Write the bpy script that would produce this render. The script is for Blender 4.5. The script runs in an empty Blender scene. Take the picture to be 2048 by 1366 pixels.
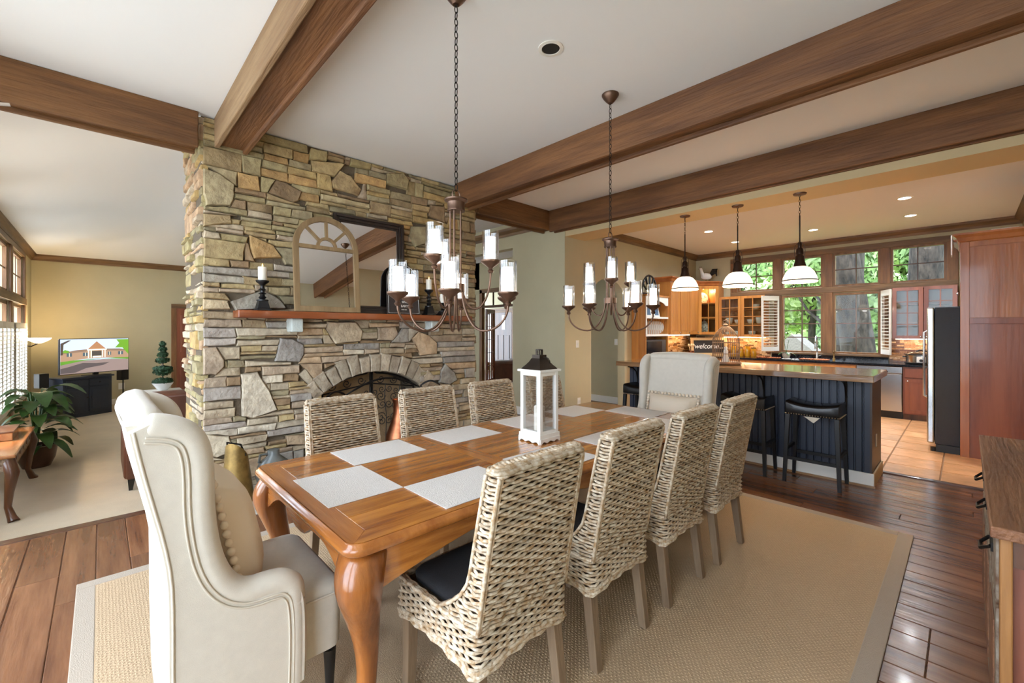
import bpy, math, random
from mathutils import Vector, Matrix
random.seed(7)
S = bpy.context.scene
COL = S.collection
PI = math.pi

# ------------------------------------------------------------------ camera, sky, light, exposure
cd = bpy.data.cameras.new('camera'); cam = bpy.data.objects.new('camera', cd); COL.objects.link(cam)
cam.location = (0, 0, 1.48); cam.rotation_euler = (PI/2, 0, math.radians(46.4))
cd.sensor_width = 36; cd.lens = 15.19; cd.shift_y = -23/2048; cd.clip_start = 0.05; cd.clip_end = 300
S.camera = cam
W = bpy.data.worlds.new('sky'); S.world = W; W.use_nodes = True
bgn = W.node_tree.nodes['Background']; bgn.inputs[0].default_value = (.80, .92, 1.06, 1); bgn.inputs[1].default_value = 2.9
sl = bpy.data.lights.new('sun', 'SUN'); sl.energy = 1.6; sl.angle = .03; sl.color = (1, .95, .85)
so = bpy.data.objects.new('sun', sl); COL.objects.link(so); so.rotation_euler = (math.radians(38), 0, math.radians(200))
S.view_settings.view_transform = 'Standard'; S.view_settings.look = 'None'; S.view_settings.gamma = 1
S.view_settings.use_curve_mapping = False; S.view_settings.exposure = 1.62
S.cycles.use_denoising = True; S.cycles.max_bounces = 10; S.cycles.diffuse_bounces = 6; S.cycles.transparent_max_bounces = 16
S.cycles.caustics_reflective = False; S.cycles.caustics_refractive = False; S.cycles.sample_clamp_indirect = 6

# ------------------------------------------------------------------ helpers
def lin(c):
    return tuple(((x/255)/12.92 if x/255 <= .04045 else ((x/255+.055)/1.055)**2.4) for x in c) + (1,)

class MB:
    def __init__(s): s.v = []; s.f = []; s.m = None
    def add(s, vs, fs):
        n = len(s.v)
        s.v += [tuple(p) for p in vs]; s.f += [tuple(i+n for i in f) for f in fs]; return s
    def box(s, x0, y0, z0, x1, y1, z1):
        return s.add([(x0,y0,z0),(x1,y0,z0),(x1,y1,z0),(x0,y1,z0),(x0,y0,z1),(x1,y0,z1),(x1,y1,z1),(x0,y1,z1)],
                     [(3,2,1,0),(4,5,6,7),(0,1,5,4),(1,2,6,5),(2,3,7,6),(3,0,4,7)])
    def prism(s, poly, ax, a, b):
        # poly lies in the two axes other than ax (in cyclic order); extruded from a to b along ax
        def P(p, t):
            return {'x': (t, p[0], p[1]), 'y': (p[0], t, p[1]), 'z': (p[0], p[1], t)}[ax]
        n = len(poly)
        return s.add([P(p, a) for p in poly]+[P(p, b) for p in poly],
                     [tuple(range(n))[::-1], tuple(range(n, 2*n))]+[(i, (i+1) % n, n+(i+1) % n, n+i) for i in range(n)])
    def rings(s, rs, cap=True, closed=False):
        n = len(rs[0]); vs = [p for r in rs for p in r]; m = len(rs)
        fs = [(i*n+j, i*n+(j+1) % n, ((i+1) % m)*n+(j+1) % n, ((i+1) % m)*n+j) for i in range(m if closed else m-1) for j in range(n)]
        if cap and not closed: fs += [tuple(range(n))[::-1], tuple(range((m-1)*n, m*n))]
        return s.add(vs, fs)
    def tube(s, pts, r, seg=8, closed=False, flat=1):
        pts = [Vector(p) for p in pts]; m = len(pts); rs = []; up = None
        for i, p in enumerate(pts):
            a = pts[(i-1) % m] if (closed or i > 0) else p; b = pts[(i+1) % m] if (closed or i < m-1) else p
            t = (b-a).normalized()
            if up is None:
                up = Vector((0,0,1)) if abs(t.z) < .9 else Vector((1,0,0))
            e = up-t*up.dot(t)
            if e.length < 1e-6: e = t.orthogonal()
            e.normalize(); up = e; g = t.cross(e); rr = r[i] if isinstance(r, (list, tuple)) else r
            rs.append([p+(e*math.cos(2*PI*j/seg)*flat+g*math.sin(2*PI*j/seg))*rr for j in range(seg)])
        return s.rings(rs, True, closed)
    def lathe(s, prof, c=(0,0,0), seg=20, cap=True):
        return s.rings([[(c[0]+r*math.cos(2*PI*j/seg), c[1]+r*math.sin(2*PI*j/seg), c[2]+z) for j in range(seg)] for r, z in prof], cap)
    def sphere(s, c, r, seg=12, rg=8):
        rx, ry, rz = r if isinstance(r, tuple) else (r, r, r)
        return s.rings([[(c[0]+rx*max(.02, math.sin(PI*i/rg))*math.cos(2*PI*j/seg), c[1]+ry*max(.02, math.sin(PI*i/rg))*math.sin(2*PI*j/seg), c[2]-rz*math.cos(PI*i/rg)) for j in range(seg)] for i in range(rg+1)])
    def xf(s, M):
        s.v = [tuple(M @ Vector(p)) for p in s.v]; return s
    def mesh(s, name, mat):
        me = bpy.data.meshes.new(name); me.from_pydata(s.v, [], s.f); me.update()
        for m in (mat if isinstance(mat, list) else [mat]): me.materials.append(m)
        return me
    def obj(s, name, mat, parent=None, smooth=None, bev=0, sub=0, seg=2, loc=None, kind=None):
        me = s.mesh(name, mat); o = bpy.data.objects.new(name, me); COL.objects.link(o)
        import bmesh
        bm = bmesh.new(); bm.from_mesh(me); bmesh.ops.recalc_face_normals(bm, faces=bm.faces); bm.to_mesh(me); bm.free()
        if smooth is not None:
            me.shade_smooth()
            if smooth < 180: me.set_sharp_from_angle(angle=math.radians(smooth))
        if bev:
            b = o.modifiers.new('bevel', 'BEVEL'); b.width = bev; b.segments = seg; b.limit_method = 'ANGLE'; b.angle_limit = math.radians(35)
        if sub:
            b = o.modifiers.new('sub', 'SUBSURF'); b.levels = sub; b.render_levels = sub
        if parent: o.parent = parent
        if loc: o.location = loc
        if kind: o['kind'] = kind
        return o

def box(name, mat, parent, x0, y0, z0, x1, y1, z1, bev=0, **k):
    return MB().box(x0, y0, z0, x1, y1, z1).obj(name, mat, parent, bev=bev, **k)
def thing(name, label, cat, loc=(0,0,0), rz=0, group=None):
    o = bpy.data.objects.new(name, None); COL.objects.link(o); o.empty_display_size = .1
    o.location = loc; o.rotation_euler = (0, 0, rz); o['label'] = label; o['category'] = cat
    if group: o['group'] = group
    return o
def tag(o, label, cat, group=None):
    o['label'] = label; o['category'] = cat
    if group: o['group'] = group
    return o
def struct(name, parent=None):
    o = bpy.data.objects.new(name, None); COL.objects.link(o); o['kind'] = 'structure'; o.empty_display_size = .1
    return o
def st(o):
    o['kind'] = 'structure'; return o
KIDS = {}
def dup(root, loc, rz, label=None, group=None):
    kids = [(o, o.parent) for o in COL.objects if o.parent is not None]
    by = {}
    for o, p in kids: by.setdefault(p.name, []).append(o)
    def cp(o, parent):
        c = o.copy(); COL.objects.link(c); c.parent = parent
        for ch in by.get(o.name, []): cp(ch, c)
        return c
    r = cp(root, None); r.location = loc; r.rotation_euler = (0, 0, rz)
    if label: r['label'] = label
    if group: r['group'] = group
    return r

# ------------------------------------------------------------------ materials
def M(name, col, rough=.5, metal=0, var=0, nscale=8, bump=0, bscale=60, col2=None, emit=0, coat=0, objcol=False, stretch=None, spec=.5, sheen=0, island=0):
    m = bpy.data.materials.new(name); m.use_nodes = True; nt = m.node_tree; N = nt.nodes; L = nt.links; B = N['Principled BSDF']
    B.inputs['Roughness'].default_value = rough; B.inputs['Metallic'].default_value = metal; B.inputs['Specular IOR Level'].default_value = spec
    B.inputs['Coat Weight'].default_value = coat; B.inputs['Coat Roughness'].default_value = .08; B.inputs['Sheen Weight'].default_value = sheen
    c = lin(col); B.inputs['Base Color'].default_value = c
    tc = N.new('ShaderNodeTexCoord'); mp = N.new('ShaderNodeMapping'); L.new(tc.outputs['Object'], mp.inputs[0])
    oi = N.new('ShaderNodeObjectInfo')
    if stretch: mp.inputs['Scale'].default_value = stretch
    if objcol or stretch:
        sc = N.new('ShaderNodeVectorMath'); sc.operation = 'SCALE'; sc.inputs[0].default_value = (17, 9, 13); L.new(oi.outputs['Random'], sc.inputs['Scale']); L.new(sc.outputs[0], mp.inputs['Location'])
    base = None
    if objcol: base = oi.outputs['Color']
    if col2 is not None or var or objcol:
        no = N.new('ShaderNodeTexNoise'); no.inputs['Scale'].default_value = nscale; no.inputs['Detail'].default_value = 6; no.inputs['Roughness'].default_value = .62; L.new(mp.outputs[0], no.inputs[0])
        rp = N.new('ShaderNodeValToRGB'); rp.color_ramp.elements[0].position = .36; rp.color_ramp.elements[1].position = .64; L.new(no.outputs[0], rp.inputs[0])
        if col2 is not None:
            mx = N.new('ShaderNodeMix'); mx.data_type = 'RGBA'; mx.inputs[6].default_value = c; mx.inputs[7].default_value = lin(col2); L.new(rp.outputs[0], mx.inputs[0]); out = mx.outputs[2]
            if objcol:
                m2 = N.new('ShaderNodeMix'); m2.data_type = 'RGBA'; m2.blend_type = 'MULTIPLY'; m2.inputs[0].default_value = 1; L.new(out, m2.inputs[6]); L.new(base, m2.inputs[7]); out = m2.outputs[2]
        else:
            hs = N.new('ShaderNodeHueSaturation'); hs.inputs['Color'].default_value = c
            if base: L.new(base, hs.inputs['Color'])
            mr = N.new('ShaderNodeMapRange'); mr.inputs[3].default_value = 1-var; mr.inputs[4].default_value = 1+var; L.new(rp.outputs[0], mr.inputs[0]); L.new(mr.outputs[0], hs.inputs['Value']); out = hs.outputs[0]
        L.new(out, B.inputs['Base Color'])
    if island:
        ge = N.new('ShaderNodeNewGeometry'); h2 = N.new('ShaderNodeHueSaturation'); r2 = N.new('ShaderNodeMapRange'); r2.inputs[3].default_value = 1-island; r2.inputs[4].default_value = 1+island
        L.new(ge.outputs['Random Per Island'], r2.inputs[0]); L.new(r2.outputs[0], h2.inputs['Value']); lk = B.inputs['Base Color'].links[0].from_socket; L.new(lk, h2.inputs['Color']); L.new(h2.outputs[0], B.inputs['Base Color'])
    if bump:
        nb = N.new('ShaderNodeTexNoise'); nb.inputs['Scale'].default_value = bscale; nb.inputs['Detail'].default_value = 5; L.new(mp.outputs[0], nb.inputs[0])
        bp = N.new('ShaderNodeBump'); bp.inputs['Strength'].default_value = bump; bp.inputs['Distance'].default_value = .02; L.new(nb.outputs[0], bp.inputs['Height']); L.new(bp.outputs[0], B.inputs['Normal'])
    if emit:
        B.inputs['Emission Color'].default_value = c; B.inputs['Emission Strength'].default_value = emit
    return m
def WOOD(name, c1, c2, axis, rough=.4, coat=0, scale=9, objcol=False, bump=.15):
    stc = [1, 1, 1]; stc[axis] = .09
    return M(name, c1, rough, col2=c2, nscale=scale, stretch=tuple(stc), coat=coat, objcol=objcol, bump=bump, bscale=scale*5)
def GLASS(name, tint=(1,1,1,1), refl=.12, rough=.02):
    m = bpy.data.materials.new(name); m.use_nodes = True; nt = m.node_tree; N = nt.nodes; L = nt.links
    for n in list(N):
        if n.type == 'BSDF_PRINCIPLED': N.remove(n)
    t = N.new('ShaderNodeBsdfTransparent'); t.inputs[0].default_value = tint; g = N.new('ShaderNodeBsdfGlossy'); g.inputs['Roughness'].default_value = rough
    lw = N.new('ShaderNodeLayerWeight'); lw.inputs[0].default_value = .25; ad = N.new('ShaderNodeMath'); ad.operation = 'MULTIPLY_ADD'; ad.inputs[1].default_value = refl*2; ad.inputs[2].default_value = refl*.2
    L.new(lw.outputs['Fresnel'], ad.inputs[0]); mx = N.new('ShaderNodeMixShader'); L.new(ad.outputs[0], mx.inputs[0]); L.new(t.outputs[0], mx.inputs[1]); L.new(g.outputs[0], mx.inputs[2])
    L.new(mx.outputs[0], N['Material Output'].inputs[0]); return m

m_wall = M('wall_paint', (188,180,150), .8, var=.03, nscale=2, bump=.05, bscale=150)
m_ceil = M('ceiling_paint', (238,240,242), .9)
m_beam = WOOD('beam_wood', (92,58,34), (132,90,54), 0, .65, scale=10, bump=.5)
m_beamy = WOOD('beam_wood_y', (92,60,32), (128,88,50), 1, .65, scale=10, bump=.5)
m_beamg = WOOD('beam_side_aged', (122,92,62), (158,130,96), 0, .75, scale=8, bump=.5)
m_trim = WOOD('trim_oak_x', (92,68,44), (132,100,66), 0, .5, scale=14)
m_trimy = WOOD('trim_oak_y', (92,68,44), (132,100,66), 1, .5, scale=14)
m_trimz = WOOD('trim_oak_z', (104,70,40), (140,98,60), 2, .45, scale=14)
m_plank = WOOD('floor_plank', (150,105,78), (215,165,125), 0, .24, coat=.08, scale=9, objcol=True, bump=.12)
m_carpet = M('carpet', (205,184,152), .95, var=.07, nscale=2.2, bump=.5, bscale=350, sheen=.3)
m_tile = M('tile_terracotta', (222,196,166), .35, col2=(255,235,212), nscale=5, objcol=True, bump=.04, bscale=30)
m_grout = M('grout', (150,118,90), .9)
m_stone = M('stone', (205,200,196), .85, col2=(255,255,252), nscale=9, objcol=True, bump=.8, bscale=22)
m_mortar = M('dark_mortar', (104,92,76), .95, bump=.5)  # dark mortar colour of the core behind the stones
m_white = M('white_paint', (236,234,228), .45)
m_black = M('black_paint', (24,24,26), .4)
m_iron = M('wrought_iron', (34,30,28), .5, metal=.6)
m_bronze = M('brushed_bronze', (112,88,74), .38, metal=.85, var=.12, nscale=20)
m_glass = GLASS('clear_glass', refl=.3)
m_pane = GLASS('window_pane', refl=.035)
m_lit = M('lit_frosted_glass', (255,243,226), .4, emit=1.9)
m_mirror = M('mirror_glass', (235,235,235), .01, metal=1)
m_cream = M('cream_linen', (208,201,188), .85, var=.025, nscale=30, bump=.12, bscale=500, sheen=.25)
m_pipe = M('cream_piping', (205,196,180), .8)
m_pill = M('pillow_linen', (228,212,190), .85, bump=.25, bscale=10)
m_table = WOOD('table_oak_y', (140,78,30), (202,132,58), 1, .2, coat=.6, scale=16)
m_tablex = WOOD('table_oak_x', (146,84,36), (186,118,54), 0, .22, coat=.6, scale=11)
m_tleg = WOOD('table_oak_leg', (112,60,22), (172,104,46), 2, .28, coat=.6, scale=9)
m_mat = M('placemat_weave', (228,222,216), .9, var=.06, nscale=160, bump=.5, bscale=220)
m_wick = M('rattan', (214,202,182), .55, col2=(164,132,94), nscale=45, bump=.15, bscale=160, island=.2)
m_wickd = M('rattan_core', (78,62,46), .9)
m_cush = M('black_cushion', (22,22,26), .9, bump=.2, bscale=300)
m_gray = WOOD('greyed_wood', (116,94,72), (146,122,96), 2, .7, scale=12)
m_rug = M('sisal_rug', (190,164,132), .95, var=.10, nscale=220, bump=.35, bscale=260)
m_rugb = M('rug_binding', (172,158,142), .9, bump=.3, bscale=200)
m_navy = M('navy_black_paint', (44,51,66), .45)
m_leather = M('black_leather', (22,20,20), .25, bump=.08, bscale=90)
m_cherry = WOOD('cherry_cabinet', (150,86,44), (178,112,62), 2, .35, coat=.3, scale=6)
m_cherryr = WOOD('cherry_red', (116,62,44), (146,84,58), 2, .4, coat=.25, scale=6)
m_honey = WOOD('honey_cabinet', (170,108,48), (198,136,66), 2, .35, coat=.3, scale=7)
m_granite = M('black_granite', (26,28,34), .12, var=.3, nscale=120)
m_steel = M('stainless_steel', (196,198,200), .22, metal=1)
m_blackst = M('black_textured_steel', (42,50,62), .35, bump=.4, bscale=220)
m_counter = WOOD('bar_counter_wood', (112,80,52), (168,130,92), 0, .15, coat=.7, scale=10)
m_tan = M('soffit_tan', (206,184,142), .85)
m_brass = M('brass', (138,112,62), .42, metal=.6, var=.3, nscale=10)
m_copper = M('copper', (150,92,64), .36, metal=1, var=.3, nscale=9)
m_brown = M('brown_leather', (92,52,34), .4, var=.2, nscale=5, bump=.1, bscale=90)
m_leaf = M('leaf_green', (58,92,44), .4, var=.3, nscale=6)
m_leafd = M('topiary_green', (44,78,50), .7, var=.3, nscale=20)
m_candle = M('white_wax', (240,234,222), .5)
m_flame = M('candle_flame', (255,180,80), .5, emit=6)
m_dkwood = WOOD('dark_walnut', (64,36,22), (96,58,34), 2, .35, coat=.4, scale=8)
m_louv = M('shutter_white', (226,222,212), .5)
m_china = M('white_china', (232,232,230), .2)
m_bark = M('tree_bark', (50,43,37), .95, var=.75, nscale=11, bump=1, bscale=18, stretch=(1,1,.35))
m_fol = M('foliage', (150,172,104), .6, var=.45, nscale=1.5, objcol=False)
m_fol2 = M('foliage_deep', (118,146,88), .6, var=.45, nscale=1.5)
m_grass = M('grass', (112,140,66), .9, var=.3, nscale=1.2)
m_mosaic = M('mosaic_tile', (200,170,130), .25, objcol=True, col2=(255,245,235), nscale=40)
m_brownrust = M('aged_wire', (128,104,84), .6, metal=.4)
m_rough = WOOD('distressed_wood', (100,62,42), (136,92,62), 1, .6, scale=14, bump=.5)
m_oldpaint = M('worn_paint', (150,140,124), .7, col2=(96,66,44), nscale=18, bump=.3)
m_yellow = M('amber_glass', (206,150,30), .1, spec=.8)
# ================================================================== SETTING
ZC = 3.39          # dining ceiling
SL = -.17          # living-room floor level
YB = -1.02         # wall with the windows (behind the camera and along the living room)
XF = -13.07        # far living-room wall
XS = -4.68         # stone face plane
# --- floors
fl = struct('floor'); fl['label'] = 'dark hand-scraped plank floor of the dining room'
box('subfloor', m_dkwood, fl, -4.56, YB, -.17, .62, 5.9, -.016)
box('subfloor', m_dkwood, fl, -14.0, 3.9, -.17, -4.3, 14.0, -.016)
sh = {}
def plank(x0, x1, y0, y1):
    key = (round(x1-x0, 2), round(y1-y0, 3))
    if key not in sh:
        a, b = key; e = .003
        sh[key] = MB().rings([[(e*.3,e*.3,-.016),(a-e*.3,e*.3,-.016),(a-e*.3,b-e*.3,-.016),(e*.3,b-e*.3,-.016)], [(e*.3,e*.3,-.004),(a-e*.3,e*.3,-.004),(a-e*.3,b-e*.3,-.004),(e*.3,b-e*.3,-.004)], [(.004,.005,0),(a-.004,.005,0),(a-.004,b-.005,0),(.004,b-.005,0)]]).mesh('plank', m_plank)
    o = bpy.data.objects.new('plank', sh[key]); COL.objects.link(o); o.parent = fl; o.location = (x0, y0, 0)
    t = random.uniform(.75, 1.1); o.color = (.385*t, .30*t, .243*t, 1)
HX0, HX1, HY0, HY1 = XS, -3.92, .55, 3.72      # hearth
y = YB
while y < 5.9:
    wd = random.choice((.14, .16, .18)); y1 = min(y+wd, 5.9)
    x = -4.56 if not (HY0-.15 < y < HY1) else HX1
    x += 0
    first = True
    while x < .62:
        ln = random.choice((1.2, 1.6, 2.0, 2.4)) if not first else random.choice((.8, 1.2, 1.8))
        first = False; x1 = min(x+ln, .62)
        if .62-x1 < .25: x1 = .62
        plank(x, x1, y, y1); x = x1
    y = y1
for i in range(12):            # hall beyond the chimney: the strip seen through the opening
    plank(-9.5, -6.9, 4.0+i*.18, 4.18+i*.18); plank(-6.9, -4.57, 4.0+i*.18, 4.18+i*.18)
    plank(-9.9, -6.5, 6.2+i*.18, 6.38+i*.18)
box('nosing', m_dkwood, fl, -4.66, YB, -.035, -4.56, .55, .004, bev=.01)
st(box('floor_living', m_carpet, None, XF-.1, YB-.1, SL-.1, -4.6, 4.5, SL))
box('step_riser', m_dkwood, fl, -4.60, YB, SL, -4.57, .55, -.035)
kf = st(box('floor_kitchen', m_grout, None, -4.4, 5.9, -.1, .62, 10.2, -.004)); kf['label'] = 'terracotta tile floor of the kitchen'
tl = {}
for i in range(12):
    for j in range(10):
        x0 = -4.4+i*.44-.17; y0 = 5.93+j*.44; x1 = min(x0+.43, .62); y1 = min(y0+.43, 10.2); x0 = max(x0, -4.4)
        if x1-x0 < .05 or y1-y0 < .03: continue
        key = (round(x1-x0, 3), round(y1-y0, 3))
        if key not in tl:
            a, b = key
            tl[key] = MB().rings([[(0,0,-.004),(a,0,-.004),(a,b,-.004),(0,b,-.004)],[(.003,.003,.003),(a-.003,.003,.003),(a-.003,b-.003,.003),(.003,b-.003,.003)]]).mesh('tile', m_tile)
        o = bpy.data.objects.new('tile', tl[key]); COL.objects.link(o); o.parent = kf; o.location = (x0, y0, 0)
        t = random.uniform(.85, 1.08); o.color = (.80*t, .53*t, .33*t, 1)
st(box('trim_1', m_dkwood, None, -.6, 5.87, -.01, .6, 5.93, .012, bev=.004))
# --- ceilings
st(box('ceiling', m_ceil, None, -4.75, YB-.2, ZC, .7, 5.36, ZC+.12))
st(box('ceiling_kitchen', m_ceil, None, -4.6, 5.86, 3.23, .8, 10.4, 3.35))
st(box('ceiling_hall', m_ceil, None, -14.0, 1.6, 3.2, -4.5, 5.5, 3.32)) if False else None
# living room: flat middle that slopes down to the window wall and the far wall
g = MB(); nx, ny = 40, 32; X0, X1, Y0, Y1 = XF, -4.75, YB, 5.4
def hgt(x, y):
    t = max(0, min(1, min(x-XF, y-YB)/1.75)); return 3.01+.38*(t*t*(3-2*t)*.45+t*.55)
vs = [(X0+(X1-X0)*i/nx, Y0+(Y1-Y0)*j/ny, hgt(X0+(X1-X0)*i/nx, Y0+(Y1-Y0)*j/ny)) for i in range(nx+1) for j in range(ny+1)]
g.add(vs, [(i*(ny+1)+j, i*(ny+1)+j+1, (i+1)*(ny+1)+j+1, (i+1)*(ny+1)+j) for i in range(nx) for j in range(ny)])
st(g.obj('ceiling_living', m_ceil, None, smooth=180))
# --- walls
def wallbox(name, *a, mat=None):
    return st(box(name, mat or m_wall, None, *a))
wallbox('wall_living_far', XF-.15, YB-.15, SL, XF, 6.0, 3.3)
wallbox('wall_right', .6, YB-.15, -.1, .75, 10.4, ZC)
# hall wall facing the dining room, with a wide opening into the foyer
g = MB(); g.box(-5.6, 5.35, 0, -4.55, 5.5, 3.42); g.box(-13.2, 5.35, 2.95, -5.6, 5.5, 3.42); g.box(-13.2, 5.35, 0, -9.6, 5.5, 2.95)
st(g.obj('wall_hall', m_wall))
g = MB()   # kitchen left wall with arched opening
g.box(-4.55, 5.35, 0, -4.4, 6.05, 3.3); g.box(-4.55, 7.1, 0, -4.4, 10.35, 3.3)
arc = [(6.05+.525-.525*math.cos(PI*i/14), 2.0+.40*math.sin(PI*i/14)) for i in range(15)]
for (ya, za), (yb, zb) in zip(arc, arc[1:]): g.prism([(ya, za), (yb, zb), (yb, 3.3), (ya, 3.3)], 'x', -4.55, -4.4)
st(g.obj('wall_kitchen_left', m_wall))
wallbox('wall_passage', -6.3, 7.5, 0, -4.56, 7.6, 3.2)
wallbox('wall_foyer', -13.0, 10.4, -.1, -4.56, 10.55, 3.3)
st(box('ceiling_foyer', m_ceil, None, -13.2, 5.5, 3.2, -4.55, 10.5, 3.3))
st(box('baseboard_passage', m_white, None, -6.3, 7.48, 0, -4.4, 7.5, .13))
# kitchen window wall: piers around the openings
KY = 10.2
wins = [(-3.475,-2.76),(-2.63,-1.92),(-1.763,-1.063),(-.927,-.216)]
g = MB(); g.box(-4.55, KY, -.1, .75, KY+.15, 1.03); g.box(-4.55, KY, 2.95, .75, KY+.15, 3.3)
g.box(-4.55, KY, 1.03, -3.475, KY+.15, 2.95); g.box(-.216, KY, 1.03, .75, KY+.15, 2.95)
g.box(-3.475, KY, 1.03, -2.63, KY+.15, 2.31); g.box(-1.063, KY, 1.03, -.216, KY+.15, 2.31)
for a, b in zip(wins, wins[1:]): g.box(a[1], KY, 2.31, b[0], KY+.15, 2.95)
g.box(-2.63, KY, 2.18, -1.063, KY+.15, 2.31); g.box(-1.92, KY, 1.03, -1.763, KY+.15, 2.18)
st(g.obj('wall_kitchen_window', m_wall))
# header over the island
st(box('wall_header', m_tan, None, -4.4, 5.36, 2.97, .62, 5.87, ZC+.05))
# back wall (behind the camera / along the living room): openings with windows
def wall_with_holes(name, x0, x1, z0, z1, holes):
    g = MB(); xs = sorted({x0, x1, *[h[0] for h in holes], *[h[1] for h in holes]}); zs = sorted({z0, z1, *[h[2] for h in holes], *[h[3] for h in holes]})
    for a, b in zip(xs, xs[1:]):
        for c, d in zip(zs, zs[1:]):
            if not any(h[0] <= a+1e-6 and b <= h[1]+1e-6 and h[2] <= c+1e-6 and d <= h[3]+1e-6 for h in holes):
                g.box(a, YB-.15, c, b, YB, d)
    return st(g.obj(name, m_wall))
LW = [(-11.75,-10.3),(-10.1,-8.65),(-8.45,-7.0),(-6.6,-5.1)]
holes = [(a, b, 2.05, 2.80) for a, b in LW]+[(a, b, .25, 1.93) for a, b in LW]
wall_with_holes('wall_living_window', XF-.15, -4.6, SL, 3.15, holes)
DW = [(-4.35,-2.8),(-2.65,-1.1),(-.95,.45)]  # unseen windows added behind the camera, made large to light the room
wall_with_holes('wall_back', -4.6, .75, -.1, ZC+.05, [(a, b, .08, 3.1) for a, b in DW])
# --- windows
wn = [0]
def window(axis, c, a0, a1, z0, z1, cols, rows, fw=.055, mw=.022, depth=.10, trim=.07, off=0, mat=None, tm=True):
    # axis 'y': window in a plane y=c (a along x)
    wn[0] += 1; w = struct('window_%d' % wn[0]); mat = mat or m_trimz
    def bx(n, mt, p, q0, r0, q1, r1, d0, d1):
        return box(n, mt, w, q0, c+d0, r0, q1, c+d1, r1)
    g = MB()
    for q0, r0, q1, r1 in ((a0,z0,a0+fw,z1),(a1-fw,z0,a1,z1),(a0+fw,z0,a1-fw,z0+fw),(a0+fw,z1-fw,a1-fw,z1)):
        g.box(q0, c+off, r0, q1, c+off+depth, r1)
    g.obj('frame', mat, w)
    iw, ih = (a1-a0-2*fw), (z1-z0-2*fw)
    for i in range(1, cols): bx('mullion', m_dkwood, w, a0+fw+iw*i/cols-mw/2, z0+fw, a0+fw+iw*i/cols+mw/2, z1-fw, off+depth*.35, off+depth*.6)
    for i in range(1, rows): bx('mullion', m_dkwood, w, a0+fw, z0+fw+ih*i/rows-mw/2, a1-fw, z0+fw+ih*i/rows+mw/2, off+depth*.36, off+depth*.59)
    for i in range(cols):
        for j in range(rows):
            q0 = a0+fw+iw*i/cols; r0 = z0+fw+ih*j/rows
            bx('pane', m_pane, w, q0, r0, q0+iw/cols, r0+ih/rows, off+depth*.46, off+depth*.49)
    return w
for a, b in wins: window('y', KY, a, b, 2.31, 2.95, 2, 2, fw=.035, mw=.018)
for a, b in wins[1:3]: window('y', KY, a, b, 1.03, 2.18, 2, 4, fw=.035, mw=.018)
for a, b in LW:
    window('y', YB-.06, a, b, 2.05, 2.80, 3, 2, depth=.045); window('y', YB-.06, a, b, .25, 1.93, 2, 3, depth=.045)
for a, b in DW: window('y', YB-.12, a, b, .08, 3.1, 1, 2, fw=.06)
# trims round the kitchen windows
tn = [1]
def trim(mat, *a, bev=.006, label=None):
    tn[0] += 1; return st(box('trim_%d' % tn[0], mat, None, *a, bev=bev))
trim(m_trim, -3.62, KY-.03, 2.95, -.08, KY, 3.05)
trim(m_trim, -3.62, KY-.035, 2.2, -.08, KY, 2.31)
trim(m_trimz, -3.62, KY-.03, 2.31, -3.475, KY, 2.95); trim(m_trimz, -.216, KY-.03, 1.4, -.08, KY, 2.95)
for a, b in zip(wins, wins[1:]): trim(m_trimz, a[1], KY-.03, 2.31, b[0], KY, 2.95)
trim(m_trimz, -2.76, KY-.03, 1.03, -2.63, KY, 2.2); trim(m_trimz, -1.92, KY-.03, 1.03, -1.763, KY, 2.2); trim(m_trimz, -1.063, KY-.03, 1.03, -.95, KY, 2.2)
trim(m_trim, -2.8, KY-.06, .99, -.95, KY, 1.03)
# living window trim
trim(m_trim, -11.9, YB, 2.8, -4.7, YB+.03, 2.88); trim(m_trim, -11.9, YB, 1.93, -4.7, YB+.04, 2.05)
for a, b in zip([(-12, -11.88)]+LW, LW+[(-4.98, 0)]):
    trim(m_trimz, a[1] if a[1] > -11.9 else -11.88, YB, .15, b[0], YB+.03, 2.8) if b[0]-a[1] < .6 else None
# crowns
def crown(pts_axis, mat, x0, y0, x1, y1, z, inx, iny):
    tn[0] += 1; g = MB(); pr = [(0, -.13), (.02, -.13), (.03, -.09), (.075, -.045), (.085, 0), (0, 0)]
    r0 = [(x0+inx*p, y0+iny*p, z+q) for p, q in pr]; r1 = [(x1+inx*p, y1+iny*p, z+q) for p, q in pr]
    g.rings([r0, r1]); return st(g.obj('trim_%d' % tn[0], mat))
crown(0, m_trimy, XF, YB, XF, 5.3, 3.03, 1, 0); crown(0, m_trim, XF, YB, -4.7, YB, 3.03, 0, 1)
crown(0, m_trim, -4.4, KY, .6, KY, 3.24, 0, -1); crown(0, m_trimy, -4.4, 5.87, -4.4, KY, 3.24, 1, 0); crown(0, m_trimy, .6, 5.9, .6, KY, 3.24, -1, 0)
crown(0, m_trim, -9.5, 5.35, -4.5, 5.35, 3.30, 0, -1)
# baseboard pieces
st(box('baseboard_living', m_white, None, XF, YB, SL, XF+.02, 5.3, SL+.12)); st(box('baseboard_hall', m_white, None, -5.6, 5.33, 0, -4.4, 5.35, .13))
# door seen at the edge of the chimney in the far living wall
d = struct('door_1'); box('casing', m_trimz, d, XF, 1.22, SL, XF+.03, 1.32, 2.08); box('casing', m_trimz, d, XF, 2.15, SL, XF+.03, 2.25, 2.08); box('casing', m_trimy, d, XF, 1.22, 2.0, XF+.035, 2.25, 2.1)
box('leaf', m_cherryr, d, XF, 1.32, SL, XF+.02, 2.15, 2.0)
for a, b in ((1.40, 1.69), (1.78, 2.07)):
    for c, e in ((-.02, .8), (.95, 1.85)): box('panel', m_cherryr, d, XF+.018, a, c, XF+.032, b, e, bev=.008)
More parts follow.
